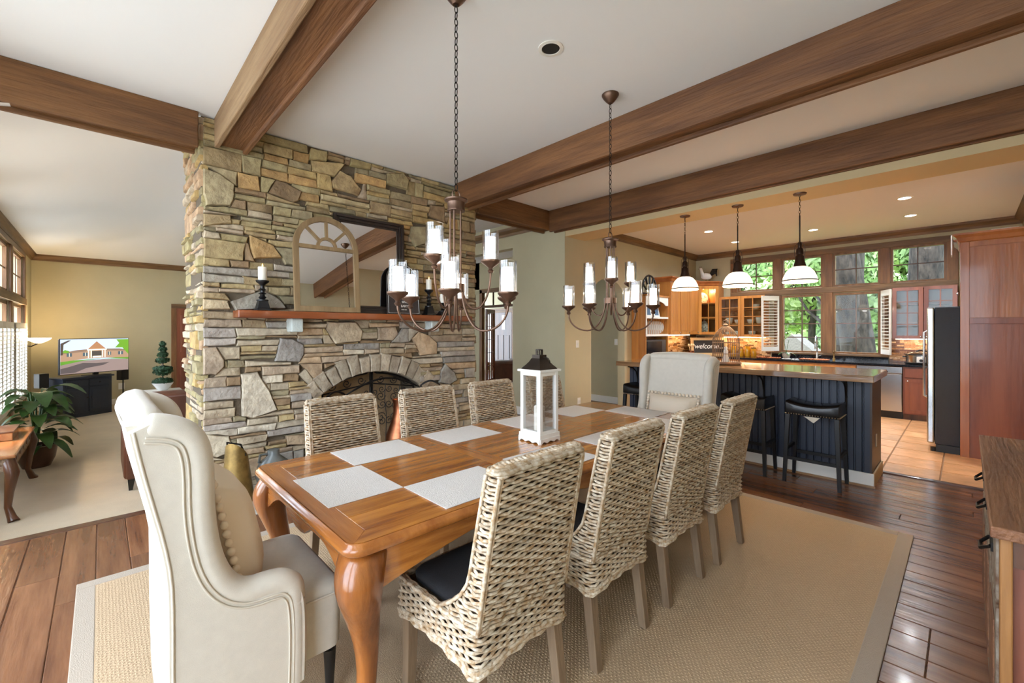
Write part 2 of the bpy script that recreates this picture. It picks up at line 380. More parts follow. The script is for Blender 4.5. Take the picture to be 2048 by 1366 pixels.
# --- ceiling beams: three boards each, the lower one recessed between the sides
def beam(n, x0, y0, x1, y1, ax, zb=3.08, sidemat=None):
    tn[0] += 1; b = struct('trim_%d' % tn[0]); b['label'] = n
    mt = m_beam if ax == 'x' else m_beamy; t = .04
    if ax == 'x':
        box('side_board', sidemat or mt, b, x0, y0, zb, x1, y0+t, ZC, bev=.008); box('side_board', mt, b, x0, y1-t, zb, x1, y1, ZC, bev=.008); box('soffit_board', mt, b, x0, y0+t, zb+.035, x1, y1-t, zb+.07)
    else:
        box('side_board', mt, b, x0, y0, zb, x0+t, y1, ZC, bev=.008); box('side_board', mt, b, x1-t, y0, zb, x1, y1, ZC, bev=.008); box('soffit_board', mt, b, x0+t, y0, zb+.035, x1-t, y1, zb+.07)
beam('rough oak ceiling beam between the chandeliers and the kitchen', -4.6, 3.35, .6, 3.60, 'x')
beam('oak ceiling beam over the bar front', -4.6, 5.2, .6, 5.355, 'x', 3.05)
beam('weathered ceiling beam ending on the chimney', -4.66, .74, .6, 1.0, 'x', 3.12, m_beamg)
beam('oak beam above the living room step', -4.86, YB, -4.62, .62, 'y')
beam('short oak beam between chimney and bar beam', -4.86, 3.75, -4.6, 5.34, 'y')
# ================================================================== STONE CHIMNEY
fp = thing('stone_fireplace', 'tall dry-stacked ledgestone chimney with an arched firebox', 'fireplace', (0,0,0))
FY0, FY1, FT = .65, 3.75, ZC
OY, OW, OSP, OR = 2.285, .585, .80, .955      # firebox: centre, half width, spring height, arch radius
AZ = OSP-math.sqrt(OR*OR-OW*OW)               # arch centre height
a0 = math.asin(OW/OR)
# core with the firebox cut out (back wall, cheeks, lintel), set behind the stones
g = MB(); XB = -5.63; XC = XS-.03
g.box(XB, FY0, SL, XC, OY-OW, FT); g.box(XB, OY+OW, SL, XC, FY1, FT); g.box(XB, OY-OW, 1.05, XC, OY+OW, FT)
arc = [(OY+OR*math.sin(-a0+2*a0*i/10), AZ+OR*math.cos(-a0+2*a0*i/10)) for i in range(11)]
for (ya, za), (yb, zb) in zip(arc, arc[1:]): g.prism([(ya, za), (yb, zb), (yb, 1.05), (ya, 1.05)], 'x', XB, XC)
g.obj('core', m_mortar, fp)
m_fire = M('firebrick', (188,158,120), .9, var=.2, nscale=9, bump=.4)
m_soot = M('sooty_brick', (52,42,34), .95, var=.3, nscale=5)
box('firebox_back', m_fire, fp, -5.2, OY-OW, 0, -5.15, OY+OW, 1.05); box('firebox_floor', m_soot, fp, -5.2, OY-OW, -.02, XC, OY+OW, .012)
BIG = [
[(0.66, 2.92), (0.78, 2.9), (0.9, 2.83), (0.9, 2.72), (0.87, 2.62), (0.68, 2.59), (0.66, 2.69)],
[(1.25, 2.96), (1.34, 2.95), (1.49, 2.9), (1.46, 2.79), (1.41, 2.76), (1.18, 2.81)],
[(1.88, 3.21), (2.01, 3.18), (2.12, 3.05), (2.09, 2.98), (1.8, 3.0), (1.79, 3.07)],
[(2.43, 3.32), (2.65, 3.37), (2.72, 3.31), (2.7, 3.18), (2.42, 3.19)],
[(1.02, 2.38), (1.23, 2.31), (1.3, 2.19), (1.06, 2.16), (1.03, 2.25)],
[(0.87, 1.74), (1.1, 1.85), (1.17, 1.85), (1.28, 1.79), (1.34, 1.69), (0.91, 1.66)],
[(0.66, 1.76), (0.85, 1.75), (0.87, 1.67), (0.66, 1.66)],
[(3.03, 3.07), (3.25, 3.09), (3.25, 2.87), (3.0, 2.92)],
[(0.66, 2.52), (0.87, 2.54), (0.88, 2.46), (0.66, 2.4)],
[(1.58, 3.37), (1.75, 3.38), (1.74, 3.27), (1.56, 3.24)],
[(2.0, 3.38), (2.24, 3.38), (2.23, 3.3), (1.99, 3.29)],
[(1.75, 1.57), (2.06, 1.57), (2.13, 1.47), (2.11, 1.35), (1.83, 1.33), (1.73, 1.48)],
[(1.29, 1.4), (1.4, 1.39), (1.51, 1.33), (1.51, 1.22), (1.47, 1.15), (1.24, 1.17)],
[(2.86, 1.46), (3.02, 1.41), (3.13, 1.31), (3.13, 1.17), (2.88, 1.16), (2.77, 1.38)],
[(0.95, 1.07), (1.09, 1.08), (1.19, 0.9), (1.26, 0.69), (1.04, 0.64), (0.96, 0.67)],
[(0.66, 1.32), (0.76, 1.33), (0.82, 1.21), (0.82, 1.14), (0.76, 1.07), (0.66, 1.08)],
[(2.32, 1.51), (2.55, 1.52), (2.58, 1.43), (2.51, 1.35), (2.32, 1.36)],
[(3.25, 1.04), (3.4, 0.92), (3.44, 0.81), (3.32, 0.76), (3.16, 0.8), (3.18, 0.95)],
[(0.68, 0.55), (0.86, 0.5), (0.88, 0.42), (0.84, 0.34), (0.76, 0.32), (0.68, 0.36)],
[(1.46, 1.03), (1.52, 1.08), (1.69, 0.88), (1.62, 0.82)],
[(1.34, 0.43), (1.54, 0.41), (1.55, 0.3), (1.35, 0.33)],
[(2.75, 2.75), (2.98, 2.78), (3.0, 2.58), (2.8, 2.5), (2.72, 2.62)],
[(3.2, 2.25), (3.45, 2.28), (3.5, 2.1), (3.3, 2.0), (3.18, 2.1)],
]
def area(p): return .5*sum(a[0]*b[1]-b[0]*a[1] for a, b in zip(p, p[1:]+p[:1]))
def clip(poly, p, n):        # keep the side where (q-p).n >= 0
    out = []
    for a, b in zip(poly, poly[1:]+poly[:1]):
        da = (a[0]-p[0])*n[0]+(a[1]-p[1])*n[1]; db = (b[0]-p[0])*n[0]+(b[1]-p[1])*n[1]
        if da >= 0: out.append(a)
        if (da > 0 > db) or (da < 0 < db):
            t = da/(da-db); out.append((a[0]+(b[0]-a[0])*t, a[1]+(b[1]-a[1])*t))
    return out
def outside(poly, big):      # the largest piece of poly that lies beyond one edge of the convex polygon big
    bx0, bx1 = min(p[0] for p in big), max(p[0] for p in big); bz0, bz1 = min(p[1] for p in big), max(p[1] for p in big)
    if max(p[0] for p in poly) <= bx0 or min(p[0] for p in poly) >= bx1 or max(p[1] for p in poly) <= bz0 or min(p[1] for p in poly) >= bz1: return poly
    s = 1 if area(big) > 0 else -1; best = []
    for a, b in zip(big, big[1:]+big[:1]):
        n = ((b[1]-a[1])*s, -(b[0]-a[0])*s); q = clip(poly, a, n)
        if len(q) >= 3 and abs(area(q)) > (abs(area(best)) if len(best) >= 3 else 0): best = q
    return best
vou = []; NV = 13; R1 = OR+.20
for i in range(NV):
    t0 = -a0-.10+(2*a0+.20)*i/NV; t1 = -a0-.10+(2*a0+.20)*(i+1)/NV; ro = R1+random.uniform(-.02, .03)
    vou.append([(OY+r*math.sin(t), AZ+r*math.cos(t)) for r, t in ((OR, t0), (ro, t0), (ro, t1), (OR, t1))])
arch_hull = [(OY+R1*1.01*math.sin(-a0-.1+(2*a0+.2)*i/10), AZ+R1*1.01*math.cos(-a0-.1+(2*a0+.2)*i/10)) for i in range(11)]
arch_hull = [(OY+OW, -.3)]+[(OY+OW, OSP-.02)]+arch_hull[::-1]+[(OY-OW, OSP-.02), (OY-OW, -.3)]
ah2 = [(OY-OW-.01, -.3), (OY+OW+.01, -.3), (OY+OW+.01, OSP), (OY-OW-.01, OSP)]
mant = [(.89, 1.585), (3.53, 1.585), (3.53, 1.665), (.89, 1.665)]
stones = []
def course_fill(y0, y1, z0, z1, blocks):
    z = z0
    while z < z1-.02:
        h = random.choice((.07, .09, .11, .13, .15, .17)); zb = min(z+h, z1)
        if z1-zb < .05: zb = z1
        x = y0
        while x < y1-.01:
            ln = random.uniform(.22, .55); xb = min(x+ln, y1)
            if y1-xb < .09: xb = y1
            hh = zb-z
            k = 1 if hh < .085 else (2 if hh < .125 else random.choice((2, 2, 3)))
            if random.random() < .16: k = 1
            cuts = [0]+sorted(random.uniform(.8, 1.2)*i/k for i in range(1, k))+[1]
            for c0, c1 in zip(cuts, cuts[1:]):
                if c1-c0 < .12: continue
                n = 2 if (xb-x > .3 and random.random() < .45) else 1
                xm = [x]+([x+(xb-x)*random.uniform(.3, .7)] if n == 2 else [])+[xb]
                for u0, u1 in zip(xm, xm[1:]):
                    j = lambda q: random.uniform(-q, q)
                    p = [(u0+j(.008), z+hh*c0+j(.006)), (u1+j(.008), z+hh*c0+j(.006)), (u1+j(.012), z+hh*c1+j(.006)), (u0+j(.012), z+hh*c1+j(.006))]
                    p = [(min(max(q[0], y0), y1), min(max(q[1], z0), z1)) for q in p]
                    for b in blocks:
                        if len(p) < 3: break
                        p = outside(p, b)
                    if len(p) >= 3 and abs(area(p)) > .0016: stones.append(p)
            x = xb
        z = zb
course_fill(FY0+.01, FY1, .0, FT-.005, BIG+[arch_hull, ah2])
PAL_LO = [(198,186,166),(214,200,176),(178,176,174),(200,182,156),(160,158,160),(204,172,138),(222,212,194),(146,144,148),(188,166,144),(184,176,174)]  # lower stones: cool daylight tint put into the colours
PAL_HI = [(184,170,124),(196,174,128),(172,160,122),(156,134,104),(202,172,114),(176,152,114),(164,156,130),(148,120,94),(192,178,144),(208,164,106)]  # upper stones: greenish-gold light tint put into the colours
def stone_mesh(p, dep, face):
    # p in wall coordinates; returns MB with the outline shrunk by the joint and a chamfered, uneven face
    if area(p) < 0: p = p[::-1]
    q = []
    for a, b in zip(p, p[1:]+p[:1]):
        L_ = math.hypot(b[0]-a[0], b[1]-a[1])
        if L_ < .006: continue
        q.append(a)
        if L_ > .10:
            n = (b[1]-a[1], -(b[0]-a[0]))
            for t in ((.5,) if L_ < .3 else (.33, .67)):
                k = random.uniform(-.006, .004)/L_; q.append((a[0]+(b[0]-a[0])*t+n[0]*k, a[1]+(b[1]-a[1])*t+n[1]*k))
    if len(q) < 3: return None
    if len(q) > 9: q = q[:]
    cx = sum(a[0] for a in q)/len(q); cz = sum(a[1] for a in q)/len(q)
    def inset(d, jit=0):
        r = []
        for a in q:
            dx, dz = cx-a[0], cz-a[1]; L_ = math.hypot(dx, dz)+1e-6
            sx = min(d, abs(dx)*.6)*(1 if dx > 0 else -1); sz = min(d, abs(dz)*.6)*(1 if dz > 0 else -1)
            r.append((a[0]+sx, a[1]+sz, random.uniform(-jit, jit)))
        return r
    r0 = inset(.001); r1 = inset(.0022); r2 = inset(.010, dep*.12)
    P = lambda a, t: face(a[0], a[1], t)
    n = len(q); m = MB()
    vs = [P(a, -.03) for a in r0]+[P(a, dep*.70+a[2]) for a in r1]+[P(a, dep+a[2]) for a in r2]+[P((cx, cz), dep*1.06)]
    fs = [(i, (i+1) % n, n+(i+1) % n, n+i) for i in range(n)]+[(n+i, n+(i+1) % n, 2*n+(i+1) % n, 2*n+i) for i in range(n)]+[(2*n+i, 2*n+(i+1) % n, 3*n) for i in range(n)]
    m.add(vs, fs); return m, (cx, cz)
front = lambda a, b, t: (XS-.03+t, a, b)
allst = [(p, random.uniform(.035, .06), None) for p in BIG]+[(p, random.uniform(.04, .055), (186,172,154)) for p in vou]+[(p, random.uniform(.028, .05), None) for p in stones]
allst = sorted(allst, key=lambda s: -abs(area(s[0])))
rest = {}
cnt = 0
for p, dep, col in allst:
    r = stone_mesh(p, dep, front)
    if not r: continue
    m, (cx, cz) = r
    hi = max(0, min(1, (cz-1.4)/.9)); c = col or (random.choice(PAL_HI) if random.random() < hi else random.choice(PAL_LO))
    mu = (190,178,154) if cz < 1.7 else (182,164,124); t = random.uniform(.92, 1.08); c = lin(tuple(min(255, (x*.68+y_*.32)*t) for x, y_ in zip(c, mu)))  # blend tone also shifts with height, carrying the painted light tint
    if cnt < 290:
        o = m.obj('stone', m_stone, fp, smooth=38); o.color = c; cnt += 1
    else:
        rest.setdefault(c if False else random.randrange(6), [MB(), c])[0].add(m.v, m.f)
for k, (m, c) in rest.items():
    o = m.obj('small_stones', m_stone, fp, smooth=38, kind='stuff'); o.color = c
# left return of the chimney
stones = []; course_fill(XB, XS-.01, SL, FT-.01, [])
side = {}
for p in stones:
    r = stone_mesh(p, random.uniform(.01, .06), lambda a, b, t: (a, FY0+.02-t, b))
    if r: side.setdefault(random.randrange(6), MB()).add(r[0].v, r[0].f)
for k, m in side.items():
    o = m.obj('side_stones', m_stone, fp, smooth=38, kind='stuff'); o.color = lin(PAL_LO[k] if k % 2 else PAL_HI[k])
stones = []; course_fill(XB, XS-.01, 0, FT-.01, [])
mm = MB()
for p in stones:
    r = stone_mesh(p, random.uniform(.01, .05), lambda a, b, t: (a, FY1-.01+t, b))
    if r: mm.add(r[0].v, r[0].f)
o = mm.obj('end_stones', m_stone, fp, smooth=38, kind='stuff'); o.color = lin((150,132,104))
# flush hearth
m_hearth = M('hearth_flag', (176,170,160), .7, var=.12, nscale=6, bump=.3, objcol=False)
hx = [XS-.02, -4.3, HX1]; hy = [HY0, 1.15, 1.8, 2.5, 3.1, HY1]
for i in range(2):
    for j in range(5):
        o_ = .12*(i % 2) if 0 < j else 0; o2 = .12*(i % 2) if j < 4 else 0
        box('hearthstone', m_hearth, fp, hx[i]+.004, hy[j]+o_+.004, -.1, hx[i+1]-.004, hy[j+1]+o2-.004, .004, bev=.006)
# mantel shelf and its two corbels
ms = thing('mantel_shelf', 'long reddish oak mantel shelf on the stone chimney', 'shelf', (0,0,0))
m_mant = WOOD('mantel_oak', (118,58,26), (158,84,40), 1, .4, coat=.3, scale=9)
box('shelf_board', m_mant, ms, -4.70, .89, 1.592, -4.46, 3.53, 1.66, bev=.006)
m_corb = M('pale_corbel_stone', (196,204,200), .8, bump=.3)
for yy in (1.4, 3.0): box('corbel', m_corb, ms, -4.70, yy-.055, 1.46, -4.52, yy+.055, 1.592, bev=.012)
ZM = 1.662
# --- arched mirror
def arch_mirror():
    t = thing('arched_mirror', 'arched window-pane mirror in a weathered wood frame on the mantel', 'mirror', (-4.50, 1.69, ZM))
    t.rotation_euler = (0, math.radians(-5), 0)
    w, h, R, f = .33, .66, .33, .055
    m_fr = WOOD('mirror_frame_wood', (128,104,72), (156,130,94), 2, .7, scale=12)
    outer = [(-w, 0), (w, 0), (w, h)]+[(R*math.cos(PI*i/16), h+R*math.sin(PI*i/16)) for i in range(1, 17)]
    inner = [(-w+f, f), (w-f, f), (w-f, h)]+[((R-f)*math.cos(PI*i/16), h+(R-f)*math.sin(PI*i/16)) for i in range(1, 17)]
    g = MB(); n = len(outer)
    g.add([(x, a, b) for x in (0, .03) for pl in (outer, inner) for a, b in pl],
          [q for i in range(n) for q in ((i, (i+1) % n, n+(i+1) % n, n+i), (2*n+i, 2*n+(i+1) % n, 3*n+(i+1) % n, 3*n+i), (i, (i+1) % n, 2*n+(i+1) % n, 2*n+i), (n+i, n+(i+1) % n, 3*n+(i+1) % n, 3*n+i))])
    g.obj('frame', m_fr, t, bev=.004)
    MB().prism(inner, 'x', .008, .012).obj('mirror_glass', m_mirror, t)
    box('crossbar', m_fr, t, .01, -w+f, h-.02, .028, w-f, h+.018)
    for a in (PI/4, PI/2, 3*PI/4):
        g = MB(); c, s = math.cos(a), math.sin(a); k = .014
        g.prism([(c*.10-s*k, h+s*.10+c*k), (c*.10+s*k, h+s*.10-c*k), (c*(R-f+.01)+s*k, h+s*(R-f+.01)-c*k), (c*(R-f+.01)-s*k, h+s*(R-f+.01)+c*k)], 'x', .01, .026)
        g.obj('muntin', m_fr, t)
    g = MB(); N_ = 12
    g.rings([[(x, r*math.cos(PI*i/N_), h+.01+r*math.sin(PI*i/N_)) for x, r in ((.01, .075), (.026, .075), (.026, .105), (.01, .105))] for i in range(N_+1)])
    g.obj('hub_arch', m_fr, t)
arch_mirror()
# --- dark framed mirror behind it
t = thing('framed_mirror', 'large square mirror in a dark stepped frame behind the arched mirror', 'mirror', (-4.585, 2.19, ZM)); t.rotation_euler = (0, math.radians(-2.5), 0)
w, h = .41, 1.06; m_bf = M('dark_frame', (46,36,32), .35, var=.15)
for k, (f0, f1, d) in enumerate(((0, .03, .045), (.03, .06, .03), (.06, .085, .02))):
    g = MB()
    for q in ((-w+f0, f0, -w+f1, h-f0), (w-f1, f0, w-f0, h-f0), (-w+f1, f0, w-f1, f1), (-w+f1, h-f1, w-f1, h-f0)): g.box(0, q[0], q[1], d, q[2], q[3])
    g.obj('frame', m_bf, t, bev=.004)
box('mirror_glass', m_mirror, t, .004, -w+.08, .08, .012, w-.08, h-.08)
# --- arched black sign
t = thing('arched_sign', 'black arched wooden sign with thin white outline and lettering on the mantel', 'sign', (-4.492, 2.545, ZM)); t.rotation_euler = (0, math.radians(-6), 0)
w, h = .21, .40; m_sg = M('sign_black', (58,50,48), .6)
sg = [(-w, 0), (w, 0), (w*.96, h)]+[(w*.96*math.cos(PI*i/14), h+.19*math.sin(PI*i/14)) for i in range(1, 15)]
MB().prism(sg, 'x', 0, .016).obj('board', m_sg, t)
ln_ = [(.018, p[0]*.93, .012+p[1]*.965) for p in sg]
MB().tube(ln_, .0022, 4, closed=True).obj('outline', m_white, t)
def text(body, size, parent, loc, rot, mat, name='lettering', ext=.001):
    cu = bpy.data.curves.new(name, 'FONT'); cu.body = body; cu.size = size; cu.extrude = ext; cu.align_x = 'CENTER'; cu.align_y = 'CENTER'
    o = bpy.data.objects.new(name, cu); COL.objects.link(o); bpy.context.view_layer.update()
    me = bpy.data.meshes.new_from_object(o); bpy.data.objects.remove(o)
    o = bpy.data.objects.new(name, me); COL.objects.link(o); me.materials.clear(); me.materials.append(mat); o.parent = parent; o.location = loc; o.rotation_euler = rot
    return o
RX = (PI/2, 0, PI/2)      # lettering facing +x
text('AL', .036, t, (.018, -.085, .139), RX, m_white); text('SINCE', .036, t, (.018, .022, .139), RX, m_white); text('EARTS', .038, t, (.018, .012, .092), RX, m_white)
for a_, b_ in ((-.035, -.022), (-.019, -.010), (-.007, .003), (.010, .018), (.021, .032)): box('worn_lettering', m_white, t, .0165, a_, .047, .0175, b_, .055)
# --- candlesticks
def candlestick(y, x, zt, ch, label):
    t = thing('candlestick', label, 'candlestick', (x, y, ZM), 0, 'turned black candlesticks on the mantel')
    k = (zt-ZM-ch)
    g = MB(); b = .062
    g.box(-b, -b, 0, b, b, .02); g.rings([[(-b*.85, -b*.85, .02), (b*.85, -b*.85, .02), (b*.85, b*.85, .02), (-b*.85, b*.85, .02)], [(-b*.6, -b*.6, k*.32), (b*.6, -b*.6, k*.32), (b*.6, b*.6, k*.32), (-b*.6, b*.6, k*.32)]])
    g.obj('base', m_black, t, bev=.004)
    pr = [(.05, .32), (.05, .36), (.022, .38), (.034, .44), (.022, .48), (.018, .53), (.036, .56), (.018, .60), (.018, .66), (.036, .69), (.02, .73), (.016, .82), (.03, .88), (.05, .93), (.056, .97), (.056, 1.0)]
    MB().lathe([(r, z*k) for r, z in pr], seg=16).obj('stem', m_black, t, smooth=40)
    c = thing('pillar_candle', 'white pillar candle on the '+label.replace('turned ', '').split(' with')[0], 'candle', (x, y, ZM+k), 0, 'white candles on the mantel')
    MB().lathe([(.037, 0), (.038, ch), (.03, ch-.004)], seg=16).obj('wax', m_candle, c, smooth=40)
    MB().lathe([(.002, ch-.01), (.006, ch+.008), (.004, ch+.02), (.0005, ch+.034)], seg=8).obj('flame', m_flame, c, smooth=60)
candlestick(1.10, -4.55, 2.07, .125, 'turned black candlestick left of the arched mirror'.replace('left of', 'beside'))
candlestick(2.93, -4.56, 2.10, .125, 'turned taller black candlestick next to the arched sign')
candlestick(3.12, -4.54, 1.93, .11, 'turned shorter black candlestick near the mantel end')
# --- iron fire screen with scrolls
def spiral(c, r, turns, a0_, d=1, n=18):
    return [(c[0]+r*(1-i/n*.85)*math.cos(a0_+d*turns*2*PI*i/n), c[1]+r*(1-i/n*.85)*math.sin(a0_+d*turns*2*PI*i/n)) for i in range(n+1)]
def scroll_panel(t, P, w, h, rise, name):
    # P maps (u across, z) to 3-D
    top = [(w*i/10, h+rise*math.sin(PI*i/10)) for i in range(11)]
    g = MB(); g.tube([P(a, b) for a, b in [(0, .02)]+top+[(w, .02)]], .011, 6); g.tube([P(0, .12), P(w, .12)], .009, 6); g.obj(name+'_frame', m_iron, t, smooth=60)
    g = MB(); n = max(2, int(w/.17))
    for i in range(n):
        cx = w*(i+.5)/n; zz = h+rise*math.sin(PI*cx/w)-.12
        for s in (-1, 1):
            g.tube([P(cx+s*a, b) for a, b in spiral((.045, zz), .04, 1.4, PI, 1)], .0045, 5)
            g.tube([P(cx+s*a, b) for a, b in spiral((.04, zz-.17), .05, 1.4, 0, -1)], .0045, 5)
            g.tube([P(cx+s*a, b) for a, b in spiral((.045, zz-.36), .045, 1.3, PI/2, 1)], .0045, 5)
        g.tube([P(cx, .12), P(cx+.012, zz-.3), P(cx-.012, zz-.1), P(cx, zz+.06)], .0045, 5)
    g.obj(name+'_scrollwork', m_iron, t, smooth=60)
t = thing('fire_screen', 'black wrought-iron folding fire screen with scrolls before the arched firebox', 'fire screen', (0,0,0))
xs = -4.45
scroll_panel(t, lambda a, b: (xs+.10-a*.5, 1.60+a*.87, b), .30, .80, .05, 'side_panel')
scroll_panel(t, lambda a, b: (xs-.05, 1.88+a, b), .88, .80, .14, 'centre_panel')
scroll_panel(t, lambda a, b: (xs-.05+a*.5, 2.78+a*.87, b), .22, .82, .05, 'side_panel')
t = thing('firebox_gate', 'arched iron gate doors inside the stone firebox', 'fireplace doors', (0,0,0))
for s in (-1, 1):
    g = MB(); pts = [(OY+s*.012, .02), (OY+s*.012, 1.0)]+[(OY+s*OW*.95*i/8, AZ+(OR-.02)*math.cos(math.asin(OW*.95*i/8/OR))) for i in range(1, 9)]+[(OY+s*OW*.95, .02)]
    g.tube([(-4.78, a, b) for a, b in pts], .012, 6, closed=True); g.tube([(-4.78, OY, .86), (-4.78, OY+s*OW*.95, .78)], .008, 6)
    g.obj('gate_leaf', m_iron, t, smooth=60)
    g = MB()
    for k in range(3):
        c = (OY+s*(.12+k*.17), .9-k*.02)
        g.tube([(-4.78, a, b) for a, b in spiral(c, .05, 1.4, PI if s > 0 else 0, s)], .005, 5); g.tube([(-4.78, a, b) for a, b in spiral((c[0], c[1]-.2), .06, 1.4, 0, -s)], .005, 5); g.tube([(-4.78, a, b) for a, b in spiral((c[0], c[1]-.45), .06, 1.4, 0, s)], .005, 5)
    g.obj('scrollwork', m_iron, t, smooth=60)
# --- copper jug, brass scuttle, stoneware jug on the hearth
t = thing('copper_jug', 'tall hammered copper jug standing before the fire screen', 'jug', (-4.16, 2.33, .004))
MB().lathe([(.10, 0), (.15, .06), (.175, .2), (.16, .36), (.11, .50), (.085, .60), (.085, .70), (.10, .74), (.09, .74), (.07, .62)], seg=28).obj('body', m_copper, t, smooth=50)
MB().tube([(0, .085, .66), (0, .17, .66), (0, .21, .55), (0, .17, .42), (0, .135, .40)], .012, 8).obj('handle', m_copper, t, smooth=60)
t = thing('coal_scuttle', 'tall brass coal scuttle with a slanted mouth on the hearth', 'scuttle', (-4.32, .85, .004), math.radians(15))
def ring(rx, ry, z, tilt, n=16): return [(rx*math.cos(2*PI*i/n), ry*math.sin(2*PI*i/n), z+tilt*math.sin(2*PI*i/n+2.6)) for i in range(n)]
MB().rings([ring(.13, .13, 0, 0), ring(.13, .13, .05, 0), ring(.125, .125, .06, 0), ring(.10, .10, .26, .02), ring(.085, .085, .42, .10), ring(.075, .075, .41, .10), ring(.09, .09, .24, .02), ring(.11, .11, .08, 0)]).obj('body', m_brass, t, smooth=40)
MB().tube([(-.085*math.cos(.5), -.085*math.sin(.5), .42), (-.02, -.07, .52), (.06, .0, .50), (.08, .03, .40)], .008, 6).obj('bail_handle', m_iron, t, smooth=60)
t = thing('stoneware_jug', 'round grey stoneware jug on the hearth beside the scuttle', 'jug', (-4.42, 1.16, .004))
MB().lathe([(.06, 0), (.13, .07), (.15, .16), (.12, .26), (.05, .32), (.05, .37), (.04, .37)], seg=22).obj('body', M('grey_glaze', (104,108,106), .25, var=.15), t, smooth=50)
MB().tube([(0, -.05, .34), (0, -.11, .34), (0, -.12, .27)], .012, 6).obj('handle', M('grey_glaze2', (96,100,98), .3), t, smooth=60)
# ================================================================== DINING
# --- rug
t = thing('sisal_rug', 'large woven sisal rug with a taupe border under the dining table', 'rug', (0,0,0))
RX0, RX1, RY0, RY1 = -3.53, -.255, -.10, 4.20
box('weave', m_rug, t, RX0+.075, RY0+.075, .001, RX1-.075, RY1-.075, .013)
for q in ((RX0, RY0, RX0+.08, RY1), (RX1-.08, RY0, RX1, RY1), (RX0+.08, RY0, RX1-.08, RY0+.08), (RX0+.08, RY1-.08, RX1-.08, RY1)):
    box('binding', m_rugb, t, q[0], q[1], .001, q[2], q[3], .015, bev=.004)
ZR = .0172
# raised knots of the weave: rows of small bumps, one joined part
g = MB(); s_ = .021
yy = RY0+.09; row = 0
while yy < RY1-.09:
    xx = RX0+.09+(s_/2 if row % 2 else 0)
    while xx < RX1-.09:
        vis = (yy < 1.6 and xx < -2.4) or xx > -1.65
        if vis:
            j = random.uniform(-.002, .002); a = .0095; b = .0062
            g.v += [(xx-a, yy+j, .0125), (xx, yy-b+j, .0135), (xx+a, yy+j, .0125), (xx, yy+b+j, .0135), (xx, yy+j, .0172)]
            n = len(g.v)-5; g.f += [(n, n+1, n+4), (n+1, n+2, n+4), (n+2, n+3, n+4), (n+3, n, n+4)]
        xx += s_
    yy += .0135; row += 1
g.obj('weave_knots', m_rug, t, smooth=180, kind='stuff')
# --- table
TX0, TX1, TY0, TY1, TZ = -2.61, -1.38, .58, 3.62, .762
t = thing('dining_table', 'long oak farmhouse dining table with cabriole legs and scalloped apron', 'table', ((TX0+TX1)/2, (TY0+TY1)/2, ZR))
hw, hl = (TX1-TX0)/2, (TY1-TY0)/2; zt = TZ-ZR
def rrect(w, l, r, n=5):
    out = []
    for cx, cy, a in ((w-r, l-r, 0), (-w+r, l-r, PI/2), (-w+r, -l+r, PI), (w-r, -l+r, 1.5*PI)):
        out += [(cx+r*math.cos(a+PI/2*i/n), cy+r*math.sin(a+PI/2*i/n)) for i in range(n+1)]
    return out
# moulded edge: ring of profile steps
rr = []
for ins, z in ((.075, zt-.045), (.012, zt-.045), (.002, zt-.036), (0, zt-.022), (.004, zt-.014), (.012, zt-.010), (.014, zt-.004), (.020, zt-.001), (.0225, zt-.011), (.12, zt-.012)):
    rr.append([(a, b, z) for a, b in rrect(hw-ins, hl-ins, max(.015, .075-ins), 6)])
MB().rings(rr, cap=True).obj('moulded_edge', m_tablex, t, smooth=50)
fr = .105; pz0, pz1 = zt-.012, zt
secs = [(-hl+fr, -.52), (-.52, .52), (.52, hl-fr)]
xs_ = [-hw+fr+(2*hw-2*fr)*i/7 for i in range(8)]
for k, (a, b) in enumerate(secs):
    e = .05 if k else 0; e2 = .05 if k < 2 else 0
    for i in range(7):
        box('plank', m_table, t, xs_[i]+.0018, a+e+.0015, pz0, xs_[i+1]-.0018, b-e2-.0015, pz1, bev=.0015, seg=1)
for yy in (-.52, .52):
    box('breadboard', m_tablex, t, -hw+fr, yy-.049, pz0, hw-fr, yy-.0008, pz1, bev=.0015, seg=1); box('breadboard', m_tablex, t, -hw+fr, yy+.0008, pz0, hw-fr, yy+.049, pz1, bev=.0015, seg=1)
# border boards, mitred on the rounded corners
def corner_arc(sx, sy, a_, b_):
    cx, cy, r = hw-.0235-.0515, hl-.0235-.0515, .0515
    return [(sx*(cx+r*math.cos(a_+(b_-a_)*i/3)), sy*(cy+r*math.sin(a_+(b_-a_)*i/3))) for i in range(4)]
for sx in (-1, 1):
    MB().prism([(sx*(hw-fr+.0015), hl-fr), (sx*(hw-fr+.0015), -hl+fr)]+corner_arc(sx, -1, PI/4, 0)+corner_arc(sx, 1, 0, PI/4), 'z', pz0, pz1).obj('border_board', m_table, t)
for sy in (-1, 1):
    MB().prism([(hw-fr, sy*(hl-fr+.0015)), (-hw+fr, sy*(hl-fr+.0015))]+corner_arc(-1, sy, PI/4, PI/2)+corner_arc(1, sy, PI/2, PI/4), 'z', pz0, pz1).obj('border_board', m_tablex, t)
